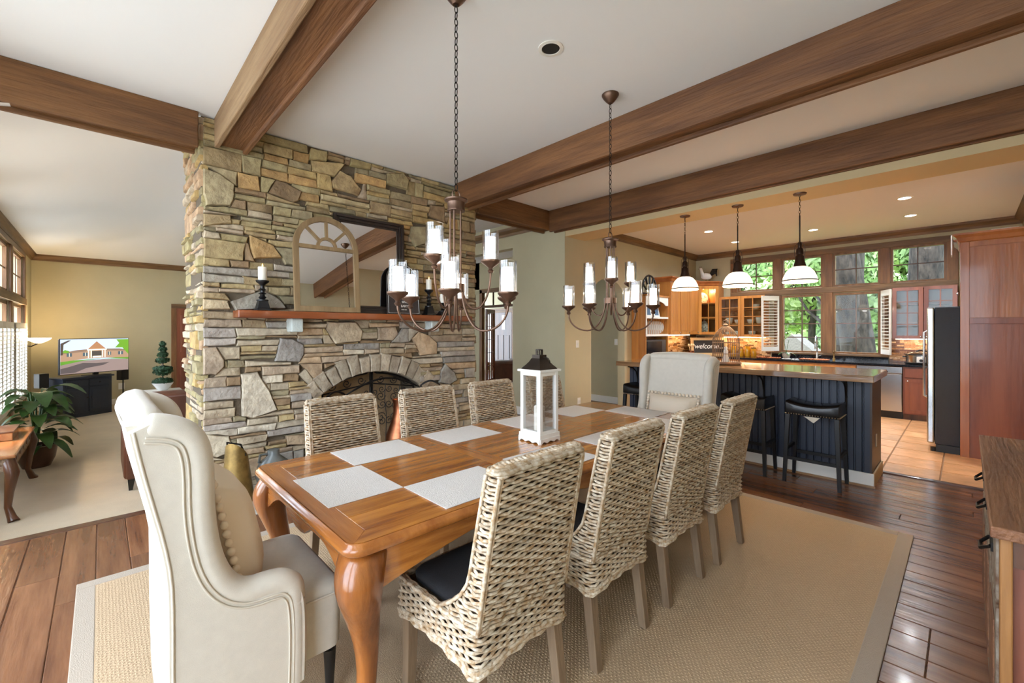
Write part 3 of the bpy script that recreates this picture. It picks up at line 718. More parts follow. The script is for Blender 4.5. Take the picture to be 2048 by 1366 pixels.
# scalloped aprons
def scal(L, n=28):
    pts = []
    for i in range(n+1):
        u = -L+2*L*i/n; q = abs(u)/L
        z = .125 if q < .12 else .125-.05*math.sin(min(1, (q-.12)/.25)*PI/2)
        if q > .55: z = .075+.095*((q-.55)/.45)**1.6
        pts.append((u, zt-.045-z+.02))
    return pts
for sx in (-1, 1):
    p = scal(hl-.14); MB().prism(p+[(hl-.14, zt-.044), (-hl+.14, zt-.044)], 'x', sx*(hw-.055)-.014, sx*(hw-.055)+.014).obj('apron', m_table, t, bev=.005)
for sy in (-1, 1):
    p = scal(hw-.14); MB().prism(p+[(hw-.14, zt-.044), (-hw+.14, zt-.044)], 'y', sy*(hl-.055)-.014, sy*(hl-.055)+.014).obj('apron', m_tablex, t, bev=.005)
# cabriole legs
def leg_rings(sx, sy):
    rs = []
    for z, off, r in ((0, .055, .04), (.02, .065, .052), (.05, .055, .048), (.09, .02, .034), (.17, -.015, .032), (.28, -.02, .037), (.40, .0, .05), (.50, .028, .066), (.57, .04, .079), (.63, .03, .083), (.68, .01, .080), (zt-.044, .0, .078)):
        cx, cy = sx*(hw-.105+off), sy*(hl-.105+off); n = 14
        rs.append([(cx+r*math.copysign(abs(math.cos(2*PI*i/n))**.75, math.cos(2*PI*i/n)), cy+r*math.copysign(abs(math.sin(2*PI*i/n))**.75, math.sin(2*PI*i/n)), z) for i in range(n)])
    return rs
for sx in (-1, 1):
    for sy in (-1, 1): MB().rings(leg_rings(sx, sy)).obj('leg', m_tleg, t, smooth=60, sub=1)
# --- placemats
def placemat(cx, cy, w, l, rz, lab):
    nx, ny = 2, 2; g = MB()
    g.box(-w/2, -l/2, 0, w/2, l/2, .0035); o = g.obj('placemat', m_mat, None, bev=.001, seg=1); o.location = (cx, cy, TZ+.0006); o.rotation_euler = (0, 0, rz)
    tag(o, lab, 'placemat', 'woven placemats on the dining table')
ordn = ['the winged chair nearer the sunken living room', 'second chair from that end', 'third chair from that end', 'last chair towards the bar']
placemat(-1.985, .83, .44, .335, 0, 'off-white woven placemat at the table end by the pom-pom pillow chair')
placemat(-1.985, 3.40, .44, .335, 0, 'off-white woven placemat at the table end towards the bar')
for i, yy in enumerate((1.19, 1.80, 2.43, 3.04)):
    placemat(-2.39, yy, .335, .44, math.radians((0, .5, -.4, .3)[i]), 'off-white woven placemat on the fireplace side, number %s from the pom-pom pillow chair' % ('one', 'two', 'three', 'four')[i])
    placemat(-1.60, yy+.03, .335, .44, math.radians((.3, -.5, .4, 0)[i]), 'off-white woven placemat on the sideboard side, number %s from the pom-pom pillow chair' % ('one', 'two', 'three', 'four')[i])
# --- rattan side chairs
def wicker_loop(w, d, cx, cy, z, rc, amp, ph, step, r, g, zf=None):
    # closed wavy strand round a rounded rectangle of width w (x) and depth d (y)
    base = rrect(w/2, d/2, rc, 3); P = []; L_ = 0
    pts = base+[base[0]]; cum = [0]
    for a, b in zip(pts, pts[1:]): cum.append(cum[-1]+math.hypot(b[0]-a[0], b[1]-a[1]))
    n = max(8, int(cum[-1]/step)//2*2); k = 0; out = []
    for i in range(n*2):
        s = cum[-1]*i/(n*2)
        while cum[k+1] < s: k += 1
        f = (s-cum[k])/(cum[k+1]-cum[k]+1e-9); a, b = pts[k], pts[k+1]; x, y = a[0]+(b[0]-a[0])*f, a[1]+(b[1]-a[1])*f
        tx, ty = b[0]-a[0], b[1]-a[1]; q = math.hypot(tx, ty)+1e-9; nx_, ny_ = ty/q, -tx/q
        o = amp*math.cos(PI*(i/2+ph)); out.append((cx+x+nx_*o, cy+y+ny_*o, z+(zf(x, y) if zf else 0)+random.uniform(-.0012, .0012)))
    g.tube(out, r, 4, closed=True)
CH = 1.03
def back_prof(z):
    # width, depth, centre y of the back at height z
    q = max(0, min(1, (z-.46)/.56)); lean = -.25-.10*q**1.1
    th = .085-.015*q; fl_ = max(0, 1-(z-.46)/.20); d = th+.16*fl_**2.2
    return .455-.02*q, d, lean+d/2
def rattan_chair(name, label):
    t = thing(name, label, 'chair', (0,0,0), 0, 'rattan dining chairs round the table')
    g = MB(); z = .475; i = 0
    while z < CH-.02:
        w, d, cy = back_prof(z); wicker_loop(w, d, 0, cy, z, .03, .0055, i % 2, .034, .0067, g); z += .0143; i += 1
    w, d, cy = back_prof(CH-.02)
    for k in range(3): wicker_loop(w-.012*k, d-.016*k, 0, cy, CH-.016+.006*k, .02, .003, k % 2, .03, .009, g)
    for k in range(22):
        u = -w/2+.02+(w-.04)*k/21
        g.tube([(u, cy-d/2+.004, CH-.025), (u+.012, cy-.015, CH-.002), (u+.018, cy+.015, CH-.002), (u+.028, cy+d/2-.004, CH-.025)], .0075, 5)
    g.obj('back_weave', m_wick, t, smooth=180, kind='stuff')
    # corner canes running up the edges of the back
    g = MB()
    for sx in (-1, 1):
        for front_ in (0, 1):
            pts = []
            for k in range(12):
                zz = .47+(CH-.03-.47)*k/11; w, d, cy = back_prof(zz); pts.append((sx*(w/2-.008), cy+(d/2-.006)*(1 if front_ else -1), zz))
            for dx in (-.004, .006): MB().tube([(p[0]+dx*sx, p[1]+(.003 if front_ else -.003), p[2]) for p in pts], .0075, 5).obj('edge_cane', m_wick, t, smooth=180)
    # stakes behind the weave and a dark core
    g = MB()
    rs = []
    for k in range(9):
        zz = .36+(CH-.03-.36)*k/8; w, d, cy = back_prof(max(zz, .46)); rs.append([(a, b+cy, zz) for a, b in rrect(w/2-.008, d/2-.008, .022, 3)])
    g.rings(rs); g.box(-.215, -.24, .355, .215, .235, .455); g.obj('core', m_wickd, t)
    # seat apron weave with a drooping braided hem
    g = MB(); z = .335; i = 0
    sag = lambda x, y: -.018*math.cos(x/.225*PI/2)*(1 if abs(y) > .2 else 0)*0+.03*(1-abs(x/.23)**2)*(1 if y > .2 or y < -.2 else 0)+.03*(1-abs(y/.25)**2)*(1 if abs(x) > .2 else 0)
    while z < .470:
        f = max(0, 1-(z-.335)/.10); wicker_loop(.462, .498, 0, 0, z, .03, .0055, i % 2, .034, .0067, g, lambda x, y: sag(x, y)*f*.8); z += .0143; i += 1
    for k in range(3): wicker_loop(.468, .504, 0, 0, .322+.010*k, .03, .005, k % 2, .05, .0085, g, lambda x, y: sag(x, y)*.85)
    for k in range(3): wicker_loop(.462-.016*k, .498-.016*k, 0, 0, .473, .03, .003, k % 2, .03, .008, g)
    g.obj('seat_weave', m_wick, t, smooth=180, kind='stuff')
    # legs: greyed tapered posts, splayed a little
    for sx in (-1, 1):
        for sy in (-1, 1):
            a = .024; b = .019; x0, y0 = sx*.195, sy*.205; x1, y1 = sx*.20, sy*.205-(.045 if sy < 0 else -.01)
            MB().rings([[(x1-b, y1-b, 0), (x1+b, y1-b, 0), (x1+b, y1+b, 0), (x1-b, y1+b, 0)], [(x0-a, y0-a, .36), (x0+a, y0-a, .36), (x0+a, y0+a, .36), (x0-a, y0+a, .36)]]).obj('leg', m_gray, t, bev=.003)
    MB().rings([[(a, b+.025, z) for a, b in rrect(.195-i_, .185-i_, .05, 4)] for z, i_ in ((.456, .02), (.468, .003), (.492, 0), (.505, .01), (.511, .04))]).obj('cushion', m_cush, t, smooth=60)
    return t
ch0 = rattan_chair('rattan_chair', '')
RC = [(-1.34, 1.105, 90.8), (-1.345, 1.745, 90), (-1.335, 2.38, 89.2), (-1.32, 2.995, 90)]
LC = [(-2.475, 1.13, -90), (-2.475, 1.77, -90.6), (-2.475, 2.405, -89.5), (-2.475, 3.05, -90)]
labR = ['grey-washed rattan chair on the sideboard side beside the pom-pom pillow armchair', 'second grey-washed rattan chair from the pom-pom armchair, its back towards the sideboard',
        'third grey-washed rattan chair from the pom-pom armchair, its back towards the sideboard', 'grey-washed rattan chair on the sideboard side, closest to the bar stools']
labL = ['whitewashed rattan chair before the stone chimney beside the coal scuttle end', 'whitewashed rattan chair with its back to the copper jug', 'whitewashed rattan chair by the end of the stone chimney', 'whitewashed rattan chair seen behind the white lantern']
for i, (x, y, a) in enumerate(RC+LC):
    lb = (labR+labL)[i]
    if i == 0: ch0.location = (x, y, ZR); ch0.rotation_euler = (0, 0, math.radians(a)); ch0['label'] = lb
    else: dup(ch0, (x, y, ZR), math.radians(a), lb)
# --- winged armchairs (face +y)
def crop_side(half, x0, x1):
    pass
def wing_chair(label):
    t = thing('wingback_armchair', label, 'armchair', (0,0,0), 0, 'cream wingback armchairs at the table ends')
    rear = [(.055, 1.17), (.075, 1.06), (.0987, .95), (.125, .83), (.142, .72), (.146, .60), (.146, .40), (.15, .20)]
    frontc = [(.535, .20), (.538, .35), (.535, .48), (.52, .545), (.48, .585), (.43, .592), (.375, .592), (.33, .612), (.29, .66), (.262, .73), (.245, .82), (.236, .92), (.236, 1.02), (.228, 1.10), (.205, 1.15), (.16, 1.178), (.10, 1.19)]
    H = .355
    def chaik(p):
        q = [p[0]]
        for a_, b_ in zip(p, p[1:]): q += [(a_[0]*.75+b_[0]*.25, a_[1]*.75+b_[1]*.25), (a_[0]*.25+b_[0]*.75, a_[1]*.25+b_[1]*.75)]
        return q+[p[-1]]
    frontc = chaik(chaik(frontc)); rear0 = rear; rear = chaik(rear)
    for s in (-1, 1):
        # side panel: outline in y,z; flares out a little towards the top
        n = len(rear+frontc); g = MB(); out = rear+frontc
        def X(y, z, inner): return s*(H-(.075 if inner else 0)+.012*max(0, (z-.6)/.6)-.02*max(0, (.6-z)/.4)*.3)
        ii = lambda p: (p[0]+(.3-p[0])*.0, p[1])
        g.add([(X(a, b, 0), a, b) for a, b in out]+[(X(a, b, 1), a, b) for a, b in out], [tuple(range(n)), tuple(range(n, 2*n))[::-1]]+[(i, n+i, n+(i+1) % n, (i+1) % n) for i in range(n)])
        g.obj('side_panel', m_cream, t, smooth=50, bev=.012)
        roll = [(X(a, b, 0)-s*.038, a-.03+.018*min(1, max(0, (b-.5)/.06)) if i < 22 else a-.012, b-(.012 if b > .5 else 0)) for i, (a, b) in enumerate(frontc)]
        sm = []
        for p, q in zip(roll, roll[1:]): sm += [p, tuple((p[k]+q[k])/2 for k in range(3))]
        sm.append(roll[-1]); 
        MB().tube(sm, [.043]*(len(sm)-6)+[.042, .040, .036, .029, .019, .006], 12).obj('rolled_edge', m_cream, t, smooth=180)
        for dd in (.040, .054):
            pp = []
            for i, (a, b) in enumerate(frontc):
                pa = frontc[max(0, i-1)]; pb = frontc[min(len(frontc)-1, i+1)]; ty, tz = pb[0]-pa[0], pb[1]-pa[1]; q = math.hypot(ty, tz)
                pp.append((X(a, b, 0)+s*.0015, a-tz/q*dd*1.0, b+ty/q*dd*1.0) if True else 0)
            MB().tube(pp, .0035, 6).obj('piping', m_pipe, t, smooth=180)
        MB().tube([(X(a, b, 0)+s*.001, a+.012, b) for a, b in rear], .004, 6).obj('piping', m_pipe, t, smooth=180)
    # back: curved slab between the wings
    rs = []
    for k, (a, b) in enumerate([(.15, .20)]+rear0[::-1][1:]+[(.05, 1.185)]):
        n = 12; q = max(0, (b-.5)/.7); hw_ = H-.03+.012*q; th = .10-.02*q; ring_ = []
        for i in range(n+1): u = -hw_+2*hw_*i/n; ring_.append((u, a+.012*(1-(u/hw_)**2)*-1+.0, b+.02*(1-(u/hw_)**2)*(1 if b > 1.1 else 0)))
        for i in range(n+1): u = hw_-2*hw_*i/n; ring_.append((u, a+th+.02-.03*(1-(u/hw_)**2), b+.02*(1-(u/hw_)**2)*(1 if b > 1.1 else 0)))
        rs.append(ring_)
    MB().rings(rs).obj('backrest', m_cream, t, smooth=60)
    MB().tube([(-H+.02+2*(H-.02)*i/12, .105-.02*(1-((i-6)/6)**2), 1.172+.022*(1-((i-6)/6)**2)) for i in range(13)], [.03]+[.05]*11+[.03], 12).obj('top_roll', m_cream, t, smooth=180)
    # seat: boxed cushion running out past the arms
    MB().rings([[(a, b+.43, z) for a, b in rrect(.285-i_, .27-i_, .05, 4)] for z, i_ in ((.22, .0), (.23, -.0), (.43, -.004), (.46, .0), (.478, .02), (.484, .07))]).obj('seat', m_cream, t, smooth=60)
    MB().tube([(a, b+.43, .435) for a, b in rrect(.292, .276, .05, 4)], .005, 6, closed=True).obj('piping', m_pipe, t, smooth=180)
    box('base_rail', m_cream, t, -H+.04, .16, .19, H-.04, .52, .24)
    for sx in (-1, 1):
        MB().lathe([(.014, 0), (.016, .06), (.024, .20)], (sx*.25, .66, 0), 12).obj('leg', m_black, t, smooth=50)
        MB().lathe([(.014, 0), (.016, .06), (.024, .20)], (sx*.29, .20, 0), 12).obj('leg', m_black, t, smooth=50)
    return t
wc = wing_chair('cream linen wingback armchair at the table end by the sunken living room')
wc.location = (-1.995, 0, ZR)
w2 = dup(wc, (-1.96, 4.27, ZR), PI, 'cream linen wingback armchair at the table end in front of the bar')
# --- pillows with pom-poms
def pillow(label, loc, rz, tilt, w, h, th):
    t = thing('throw_pillow', label, 'pillow', loc, rz, 'pom-pom pillows on the wingback armchairs'); t.rotation_euler = (tilt, 0, rz)
    n = 14; rs = []; vs = []; fs = []
    for side_ in (1, -1):
        for i in range(n+1):
            for j in range(n+1):
                u, v = 2*i/n-1, 2*j/n-1
                e = (1-u**4)*(1-v**4); k = max(0, e)**.6
                sq = 1-.06*(1-abs(u))*abs(v)**2
                vs.append((u*w/2*(1-.05*(1-v*v)), side_*th/2*k, h/2+v*h/2*(1-.05*(1-u*u))))
    m_ = (n+1)**2
    for s in (0, 1):
        for i in range(n):
            for j in range(n):
                q = (s*m_+i*(n+1)+j, s*m_+(i+1)*(n+1)+j, s*m_+(i+1)*(n+1)+j+1, s*m_+i*(n+1)+j+1); fs.append(q if s == 0 else q[::-1])
    MB().add(vs, fs).obj('cover', m_pill, t, smooth=180)
    pm = MB().sphere((0,0,0), .014, 8, 6).mesh('pom_pom', m_pill)
    pm.shade_smooth()
    edge = [(-w/2, h*i/14) for i in range(15)]+[(-w/2+w*i/14, h) for i in range(1, 15)]+[(w/2, h*i/14) for i in range(14)]
    for a, b in edge:
        o = bpy.data.objects.new('pom_pom', pm); COL.objects.link(o); o.parent = t; o.location = (a*1.04, 0, b if b < h else h*1.03)
pillow('cream pillow edged with pom-poms on the armchair near the living room step', (-1.985, .37, .50), 0, math.radians(12), .50, .46, .24)
pillow('cream pillow edged with pom-poms on the armchair in front of the bar', (-1.96, 3.93, .50), PI, math.radians(14), .48, .36, .2)
# --- white lantern on the table
t = thing('candle_lantern', 'white wooden candle lantern with dark metal roof on the dining table', 'lantern', (-1.925, 2.08, TZ))
a = .094
g = MB(); g.box(-a, -a, .03, a, a, .055); 
for s in (-1, 1):
    sc_ = [(-a, .031)]+[(-a+2*a*i/16, .012*abs(math.sin(PI*i/16*3)) if 1 < i < 15 else 0) for i in range(17)]+[(a, .031)]
    g.prism(sc_, 'y', s*a-.005, s*a+.005); g.prism(sc_, 'x', s*a-.005, s*a+.005)
g.obj('base', m_white, t)
for sx in (-1, 1):
    for sy in (-1, 1): box('post', m_white, t, sx*.075-.013, sy*.075-.013, .055, sx*.075+.013, sy*.075+.013, .45, bev=.002)
for z0, z1 in ((.055, .075), (.425, .45)):
    for s in (-1, 1):
        box('rail', m_white, t, -.062, s*.075-.011, z0, .062, s*.075+.011, z1); box('rail', m_white, t, s*.075-.011, -.062, z0, s*.075+.011, .062, z1)
box('top_plate', m_white, t, -.102, -.102, .45, .102, .102, .464, bev=.002)
for s in (-1, 1):
    box('pane', m_glass, t, -.062, s*.075-.001, .075, .062, s*.075+.001, .425); box('pane', m_glass, t, s*.075-.001, -.062, .075, s*.075+.001, .062, .425)
m_roof = M('lantern_roof_metal', (62,54,48), .35, metal=.8)
MB().rings([[(-r, -r, z), (r, -r, z), (r, r, z), (-r, r, z)] for r, z in ((.084, .464), (.078, .474), (.062, .492), (.047, .512), (.037, .532), (.033, .534), (.033, .556))]).obj('roof', m_roof, t, smooth=30)
g = MB()
for i in range(8): g.box(.02*math.cos(PI*i/4)-.003, .02*math.sin(PI*i/4)-.003, .556, .02*math.cos(PI*i/4)+.003, .02*math.sin(PI*i/4)+.003, .588)
g.lathe([(.024, .586), (.024, .592)]); g.obj('vent', m_roof, t)
MB().tube([(.034, .0, .545), (.058, .02, .535), (.066, .03, .515), (.06, .03, .50)], .003, 6).obj('ring_handle', m_iron, t, smooth=60)
c = thing('lantern_candle', 'ivory candle with slanted top inside the white lantern', 'candle', (-1.925, 2.08, TZ+.056))
MB().rings([[(.036*math.cos(2*PI*i/18), .036*math.sin(2*PI*i/18), z+(.02*math.cos(2*PI*i/18+.8) if z > .05 else 0)) for i in range(18)] for z in (0, .16)]).obj('wax', m_candle, c, smooth=50)
# --- chandeliers
def chain(z0, z1, g, x=0, y=0, L_=.042, r=.0028, w=.010):
    z = z0; k = 0
    while z < z1-.01:
        pts = []
        for i in range(10):
            a = 2*PI*i/10; p, q = w*math.cos(a), (L_/2)*math.sin(a)
            pts.append((x+p, y, z+L_/2+q) if k % 2 else (x, y+p, z+L_/2+q))
        g.tube(pts, r, 5, closed=True); z += L_-.006; k += 1
def chandelier(label, x, y, th0, up0):
    t = thing('chandelier', label, 'chandelier', (x, y, 0), 0, 'bronze chandeliers over the dining table')
    MB().lathe([(.02, ZC-.07), (.035, ZC-.055), (.055, ZC-.03), (.068, ZC-.008), (.068, ZC)], seg=24).obj('ceiling_canopy', m_bronze, t, smooth=40)
    g = MB(); chain(2.265, ZC-.06, g); g.obj('chain', m_iron, t, smooth=60)
    MB().tube([(0, .026*math.cos(2*PI*i/14), 2.245+.03*math.sin(2*PI*i/14)) for i in range(14)], .0035, 6, closed=True).obj('hanging_ring', m_bronze, t, smooth=60)
    MB().lathe([(.0, 2.225), (.066, 2.218), (.066, 2.21), (.05, 2.20), (.047, 2.165), (.05, 2.16), (.05, 2.152), (0, 2.152)], seg=28).obj('top_plate', m_bronze, t, smooth=40)
    for i in range(5):
        a = 2*PI*i/5+.3; MB().tube([(.032*math.cos(a), .032*math.sin(a), 2.155), (.032*math.cos(a), .032*math.sin(a), 1.70)], .0052, 8).obj('rod', m_bronze, t, smooth=60)
    MB().lathe([(.0, 1.74), (.05, 1.74), (.05, 1.695), (.0, 1.695)], seg=24).obj('hub', m_bronze, t, smooth=40)
    ca, sa = math.radians(46.4), 0
    def dirv(th):   # th measured from the direction towards the table side, in the plan
        fx, fy = .724, -.690; rx, ry = .690, .724
        return fx*math.cos(th)+rx*math.sin(th), fy*math.cos(th)+ry*math.sin(th)
    arms = [(math.radians(th0+60*k), .335, 1.66, 1.475) for k in range(6)]+[(math.radians(up0+120*k), .195, 1.855, 1.60) for k in range(3)]
    for th, R, zc_, zb in arms:
        dx, dy = dirv(th); P = []
        for i in range(19):
            q = i/18
            # hook: from the hub down, round the bottom and up to the cup
            if q < .5: r_ = .04+(R*.55-.04)*(q/.5)**1.6; z_ = 1.70+(zb-1.70)*math.sin(q/.5*PI/2)
            else: u = (q-.5)/.5; r_ = R*.55+R*.45*math.sin(u*PI/2); z_ = zb+(zc_-.05-zb)*(1-math.cos(u*PI/2))
            P.append((dx*r_, dy*r_, z_))
        P.append((dx*R, dy*R, zc_-.03))
        a = MB().tube(P, .0062, 8).obj('arm', m_bronze, t, smooth=60)
        c = (dx*R, dy*R, zc_)
        MB().lathe([(.0, -.055), (.012, -.052), (.018, -.04), (.011, -.03), (.014, -.022), (.052, .006), (.056, .012), (.056, .02), (0, .02)], c, 20).obj('cup', m_bronze, a, smooth=40)
        MB().lathe([(.0265, .02), (.0265, .152)], c, 18, True).obj('frosted_shade', m_lit, a, smooth=50)
        MB().lathe([(.047, .02), (.047, .185), (.0445, .185), (.0445, .02)], c, 22, False).obj('glass_cylinder', m_glass, a, smooth=50)
chandelier('bronze nine-light chandelier with glass cylinders nearer the stone chimney mirrors', -1.99, 1.458, 2, -28)
chandelier('bronze nine-light chandelier with glass cylinders over the bar end of the table', -1.99, 2.997, -40, -10)
# recessed dark can in the dining ceiling
t = thing('recessed_light', 'unlit recessed ceiling light with a black baffle above the dining table', 'ceiling light', (-1.94, 2.21, ZC))
MB().lathe([(.085, 0), (.085, -.006), (.062, -.008), (.06, -.001)], seg=28).obj('trim_ring', m_white, t, smooth=40)
MB().lathe([(.0, -.003), (.06, -.0035)], seg=28).obj('baffle', m_black, t)
# --- distressed sideboard
t = thing('sideboard', 'distressed reddish wood sideboard with black drawer pulls along the wall beside the rug', 'sideboard', (.07, 1.94, 0))
D, Lb, Hb = .50, 1.56, .90
box('carcass', m_cherryr, t, .02, .03, .08, D, Lb-.03, Hb-.035)
box('end_panel', m_cherryr, t, .05, .018, .16, D-.02, .03, Hb-.12)
m_ed = WOOD('sideboard_oak', (132,88,46), (168,118,66), 2, .5, scale=12)
box('corner_post', m_ed, t, 0, 0, 0, .026, .05, Hb-.035, bev=.004); box('corner_post', m_ed, t, 0, Lb-.05, 0, .026, Lb, Hb-.035, bev=.004)
box('top_rail', m_dkwood, t, .026, .008, Hb-.12, D, .03, Hb-.035)
for i in range(3):
    box('top_board', m_rough, t, -.02+i*.18, -.03, Hb-.035, .158+i*.18 if i < 2 else D, Lb+.03, Hb, bev=.004)
for k, yy in enumerate((.07, .56, 1.05)):
    dd = box('drawer', m_oldpaint, t, -.006, yy, Hb-.26, .022, yy+.44, Hb-.06, bev=.005)
    g = MB(); g.tube([(-.012, yy+.17, Hb-.15), (-.035, yy+.19, Hb-.17), (-.035, yy+.25, Hb-.17), (-.012, yy+.27, Hb-.15)], .006, 6); g.box(-.012, yy+.16, Hb-.165, -.005, yy+.28, Hb-.135); g.obj('pull', m_iron, dd, smooth=60)
    dd = box('door', m_oldpaint, t, -.006, yy, .1, .022, yy+.44, Hb-.28, bev=.005)
    box('panel', m_rough, dd, -.010, yy+.07, .17, -.004, yy+.37, Hb-.35, bev=.003)
# ================================================================== KITCHEN
# --- island bar
t = thing('bar_island', 'navy-black beadboard kitchen bar with white baseboard', 'island', (0,0,0))
IX0, IX1, IY0, IY1 = -3.18, -.61, 5.25, 5.86
box('carcass', m_navy, t, IX0, IY0+.012, 0, IX1-.012, IY1, 1.008)
nb = 40; bw = (IX1-.0-IX0)/nb
bd = None
for i in range(nb):
    x0 = IX0+i*bw
    if bd is None:
        bd = MB().rings([[(.004, .012, .12), (bw-.004, .012, .12), (bw-.004, .012, 1.008), (.004, .012, 1.008)], [(.010, 0, .12), (bw-.010, 0, .12), (bw-.010, 0, 1.008), (.010, 0, 1.008)]]).mesh('beadboard', m_navy)
    o = bpy.data.objects.new('beadboard', bd); COL.objects.link(o); o.parent = t; o.location = (x0, IY0, 0)
m_end = M('bar_end_panel', (66,48,38), .4)
box('end_panel', m_end, t, IX1-.012, IY0-.002, .12, IX1+.004, IY1, 1.008)
box('outlet', m_pipe, t, IX1+.004, 5.47, .34, IX1+.010, 5.53, .46, bev=.003)
box('baseboard', m_white, t, IX0, IY0-.02, 0, IX1+.02, IY0, .13, bev=.006); box('baseboard', M('tan_base', (190,160,120), .5), t, IX1+.004, IY0, 0, IX1+.02, IY1, .13, bev=.006)
box('shoe_moulding', m_counter, t, IX0, IY0-.035, 0, IX1+.03, IY0-.02, .02)
for xx in (-3.05, -2.22, -1.52, -.80):
    g = MB(); g.tube([(xx, IY0-.004, .82), (xx, IY0-.02, .86), (xx, IY0-.05, .93), (xx, IY0-.14, .985), (xx, IY0-.24, 1.0)], .009, 6); g.tube([(xx, IY0-.01, .70), (xx, IY0-.01, 1.0)], .008, 6)
    g.tube([(xx, IY0-.01+a, .72+b) for a, b in spiral((-.015, .02), .022, 1.2, 0, 1)], .004, 5)
    g.obj('bracket', m_iron, t, smooth=60)
t = thing('bar_countertop', 'thick varnished oak bar top with wavy grain edge over the beadboard bar', 'countertop', (0,0,0))
box('slab', m_counter, t, -3.2, 4.95, 1.009, -.56, 5.9, 1.069, bev=.006)
# --- bar stools
def stool(label, x, y):
    t = thing('bar_stool', label, 'stool', (x, y, 0), 0, 'black leather saddle stools at the bar')
    w, d = .215, .165
    rs = []
    for i in range(13):
        u = -1+2*i/12; zt_ = .755+.035*abs(u)**2.2
        rs.append([(u*w, a*d, b) for a, b in ((-1, .66), (1, .66), (1.03, .70), (1, zt_-.012), (.9, zt_), (0, zt_+.004), (-.9, zt_), (-1, zt_-.012), (-1.03, .70))])
    MB().rings(rs).obj('saddle_seat', m_leather, t, smooth=50, bev=.006)
    sp = MB().sphere((0,0,0), .0062, 8, 5).mesh('nailhead', M('nickel_nail', (220,205,180), .3, metal=1)) if 'nail' not in KIDS else KIDS['nail']
    KIDS['nail'] = sp
    for i in range(20):
        o = bpy.data.objects.new('nailhead', sp); COL.objects.link(o); o.parent = t; o.location = (-w+.008+(2*w-.016)*i/19, -d*1.005, .668)
    for sx in (-1, 1):
        for i in range(12):
            o = bpy.data.objects.new('nailhead', sp); COL.objects.link(o); o.parent = t; o.location = (sx*(w+.001), -d+.015+(2*d-.03)*i/11, .668)
        for sy in (-1, 1):
            x0, y0 = sx*(w-.02), sy*(d-.02); x1, y1 = sx*(w+.005), sy*(d+.01)
            MB().rings([[(x1-.015, y1-.015, 0), (x1+.015, y1-.015, 0), (x1+.015, y1+.015, 0), (x1-.015, y1+.015, 0)], [(x0-.02, y0-.02, .66), (x0+.02, y0-.02, .66), (x0+.02, y0+.02, .66), (x0-.02, y0+.02, .66)]]).obj('leg', m_black, t, bev=.003)
    for sy in (-1, 1): box('stretcher', m_black, t, -w, sy*d-.01, .22, w, sy*d+.01, .25)
    for sx in (-1, 1): box('stretcher', m_black, t, sx*w-.01, -d, .30, sx*w+.01, d, .33)
    return t
s0 = stool('black leather saddle stool at the open end of the bar', -1.01, 5.04)
MB().add([(-.06, -.168, .655), (.07, -.168, .655), (.02, -.169, .60), (-.06, -.17, .655), (.07, -.17, .655), (.02, -.171, .60)], [(0, 1, 2), (5, 4, 3), (0, 3, 4, 1), (1, 4, 5, 2), (2, 5, 3, 0)]).obj('loose_lining', m_pipe, s0)
s1 = stool('black leather saddle stool, second from the open end of the bar', -1.62, 5.04)
s2 = stool('black leather saddle stool at the passage end of the bar', -2.83, 5.04)
# --- pendants
def pendant(label, x):
    zc_ = 2.97; y = 5.53
    t = thing('pendant_lamp', label, 'pendant lamp', (x, y, 0), 0, 'schoolhouse pendants over the bar')
    MB().lathe([(.0, zc_-.022), (.06, zc_-.014), (.065, zc_)], seg=24).obj('ceiling_canopy', m_bronze, t, smooth=40)
    g = MB(); chain(2.72, zc_-.02, g, L_=.036, r=.0025, w=.008); g.obj('chain', m_iron, t, smooth=60)
    MB().tube([(0, 0, 2.40), (0, 0, 2.73)], .007, 8).obj('rod', m_iron, t, smooth=60)
    m_ = M('oil_rubbed_bronze', (58,42,34), .4, metal=.7) if 'orb' not in KIDS else KIDS['orb']; KIDS['orb'] = m_
    MB().lathe([(.01, 2.44), (.022, 2.42), (.018, 2.38), (.034, 2.36), (.036, 2.31), (.028, 2.30), (.044, 2.28), (.046, 2.23), (.058, 2.19), (.062, 2.165)], seg=24).obj('socket_cap', m_, t, smooth=40)
    for s in (-1, 1): MB().tube([(s*.012, 0, 2.44), (s*.045, 0, 2.40), (s*.05, 0, 2.34), (s*.044, 0, 2.28)], .003, 6).obj('yoke', m_, t, smooth=60)
    ml = KIDS.get('dome') or M('lit_opal_glass', (255,230,196), .35, emit=1.35); KIDS['dome'] = ml
    MB().lathe([(.058, 2.172), (.095, 2.155), (.13, 2.115), (.155, 2.06), (.165, 2.005), (.16, 2.0), (.148, 2.06), (.125, 2.11), (.09, 2.148), (.05, 2.165)], seg=32, cap=False).obj('glass_dome', ml, t, smooth=60)
    MB().tube([(.166*math.cos(2*PI*i/32), .166*math.sin(2*PI*i/32), 2.02) for i in range(32)], .0065, 6, closed=True).obj('rim_band', m_, t, smooth=60)
    l = bpy.data.lights.new('bulb', 'POINT'); l.energy = 7; l.color = (1, .9, .74); l.shadow_soft_size = .05
    o = bpy.data.objects.new('bulb', l); COL.objects.link(o); o.parent = t; o.location = (0, 0, 2.03)
pendant('opal dome pendant over the passage end of the bar', -2.53); pendant('opal dome pendant over the middle of the bar', -1.885); pendant('opal dome pendant over the open end of the bar', -1.25)
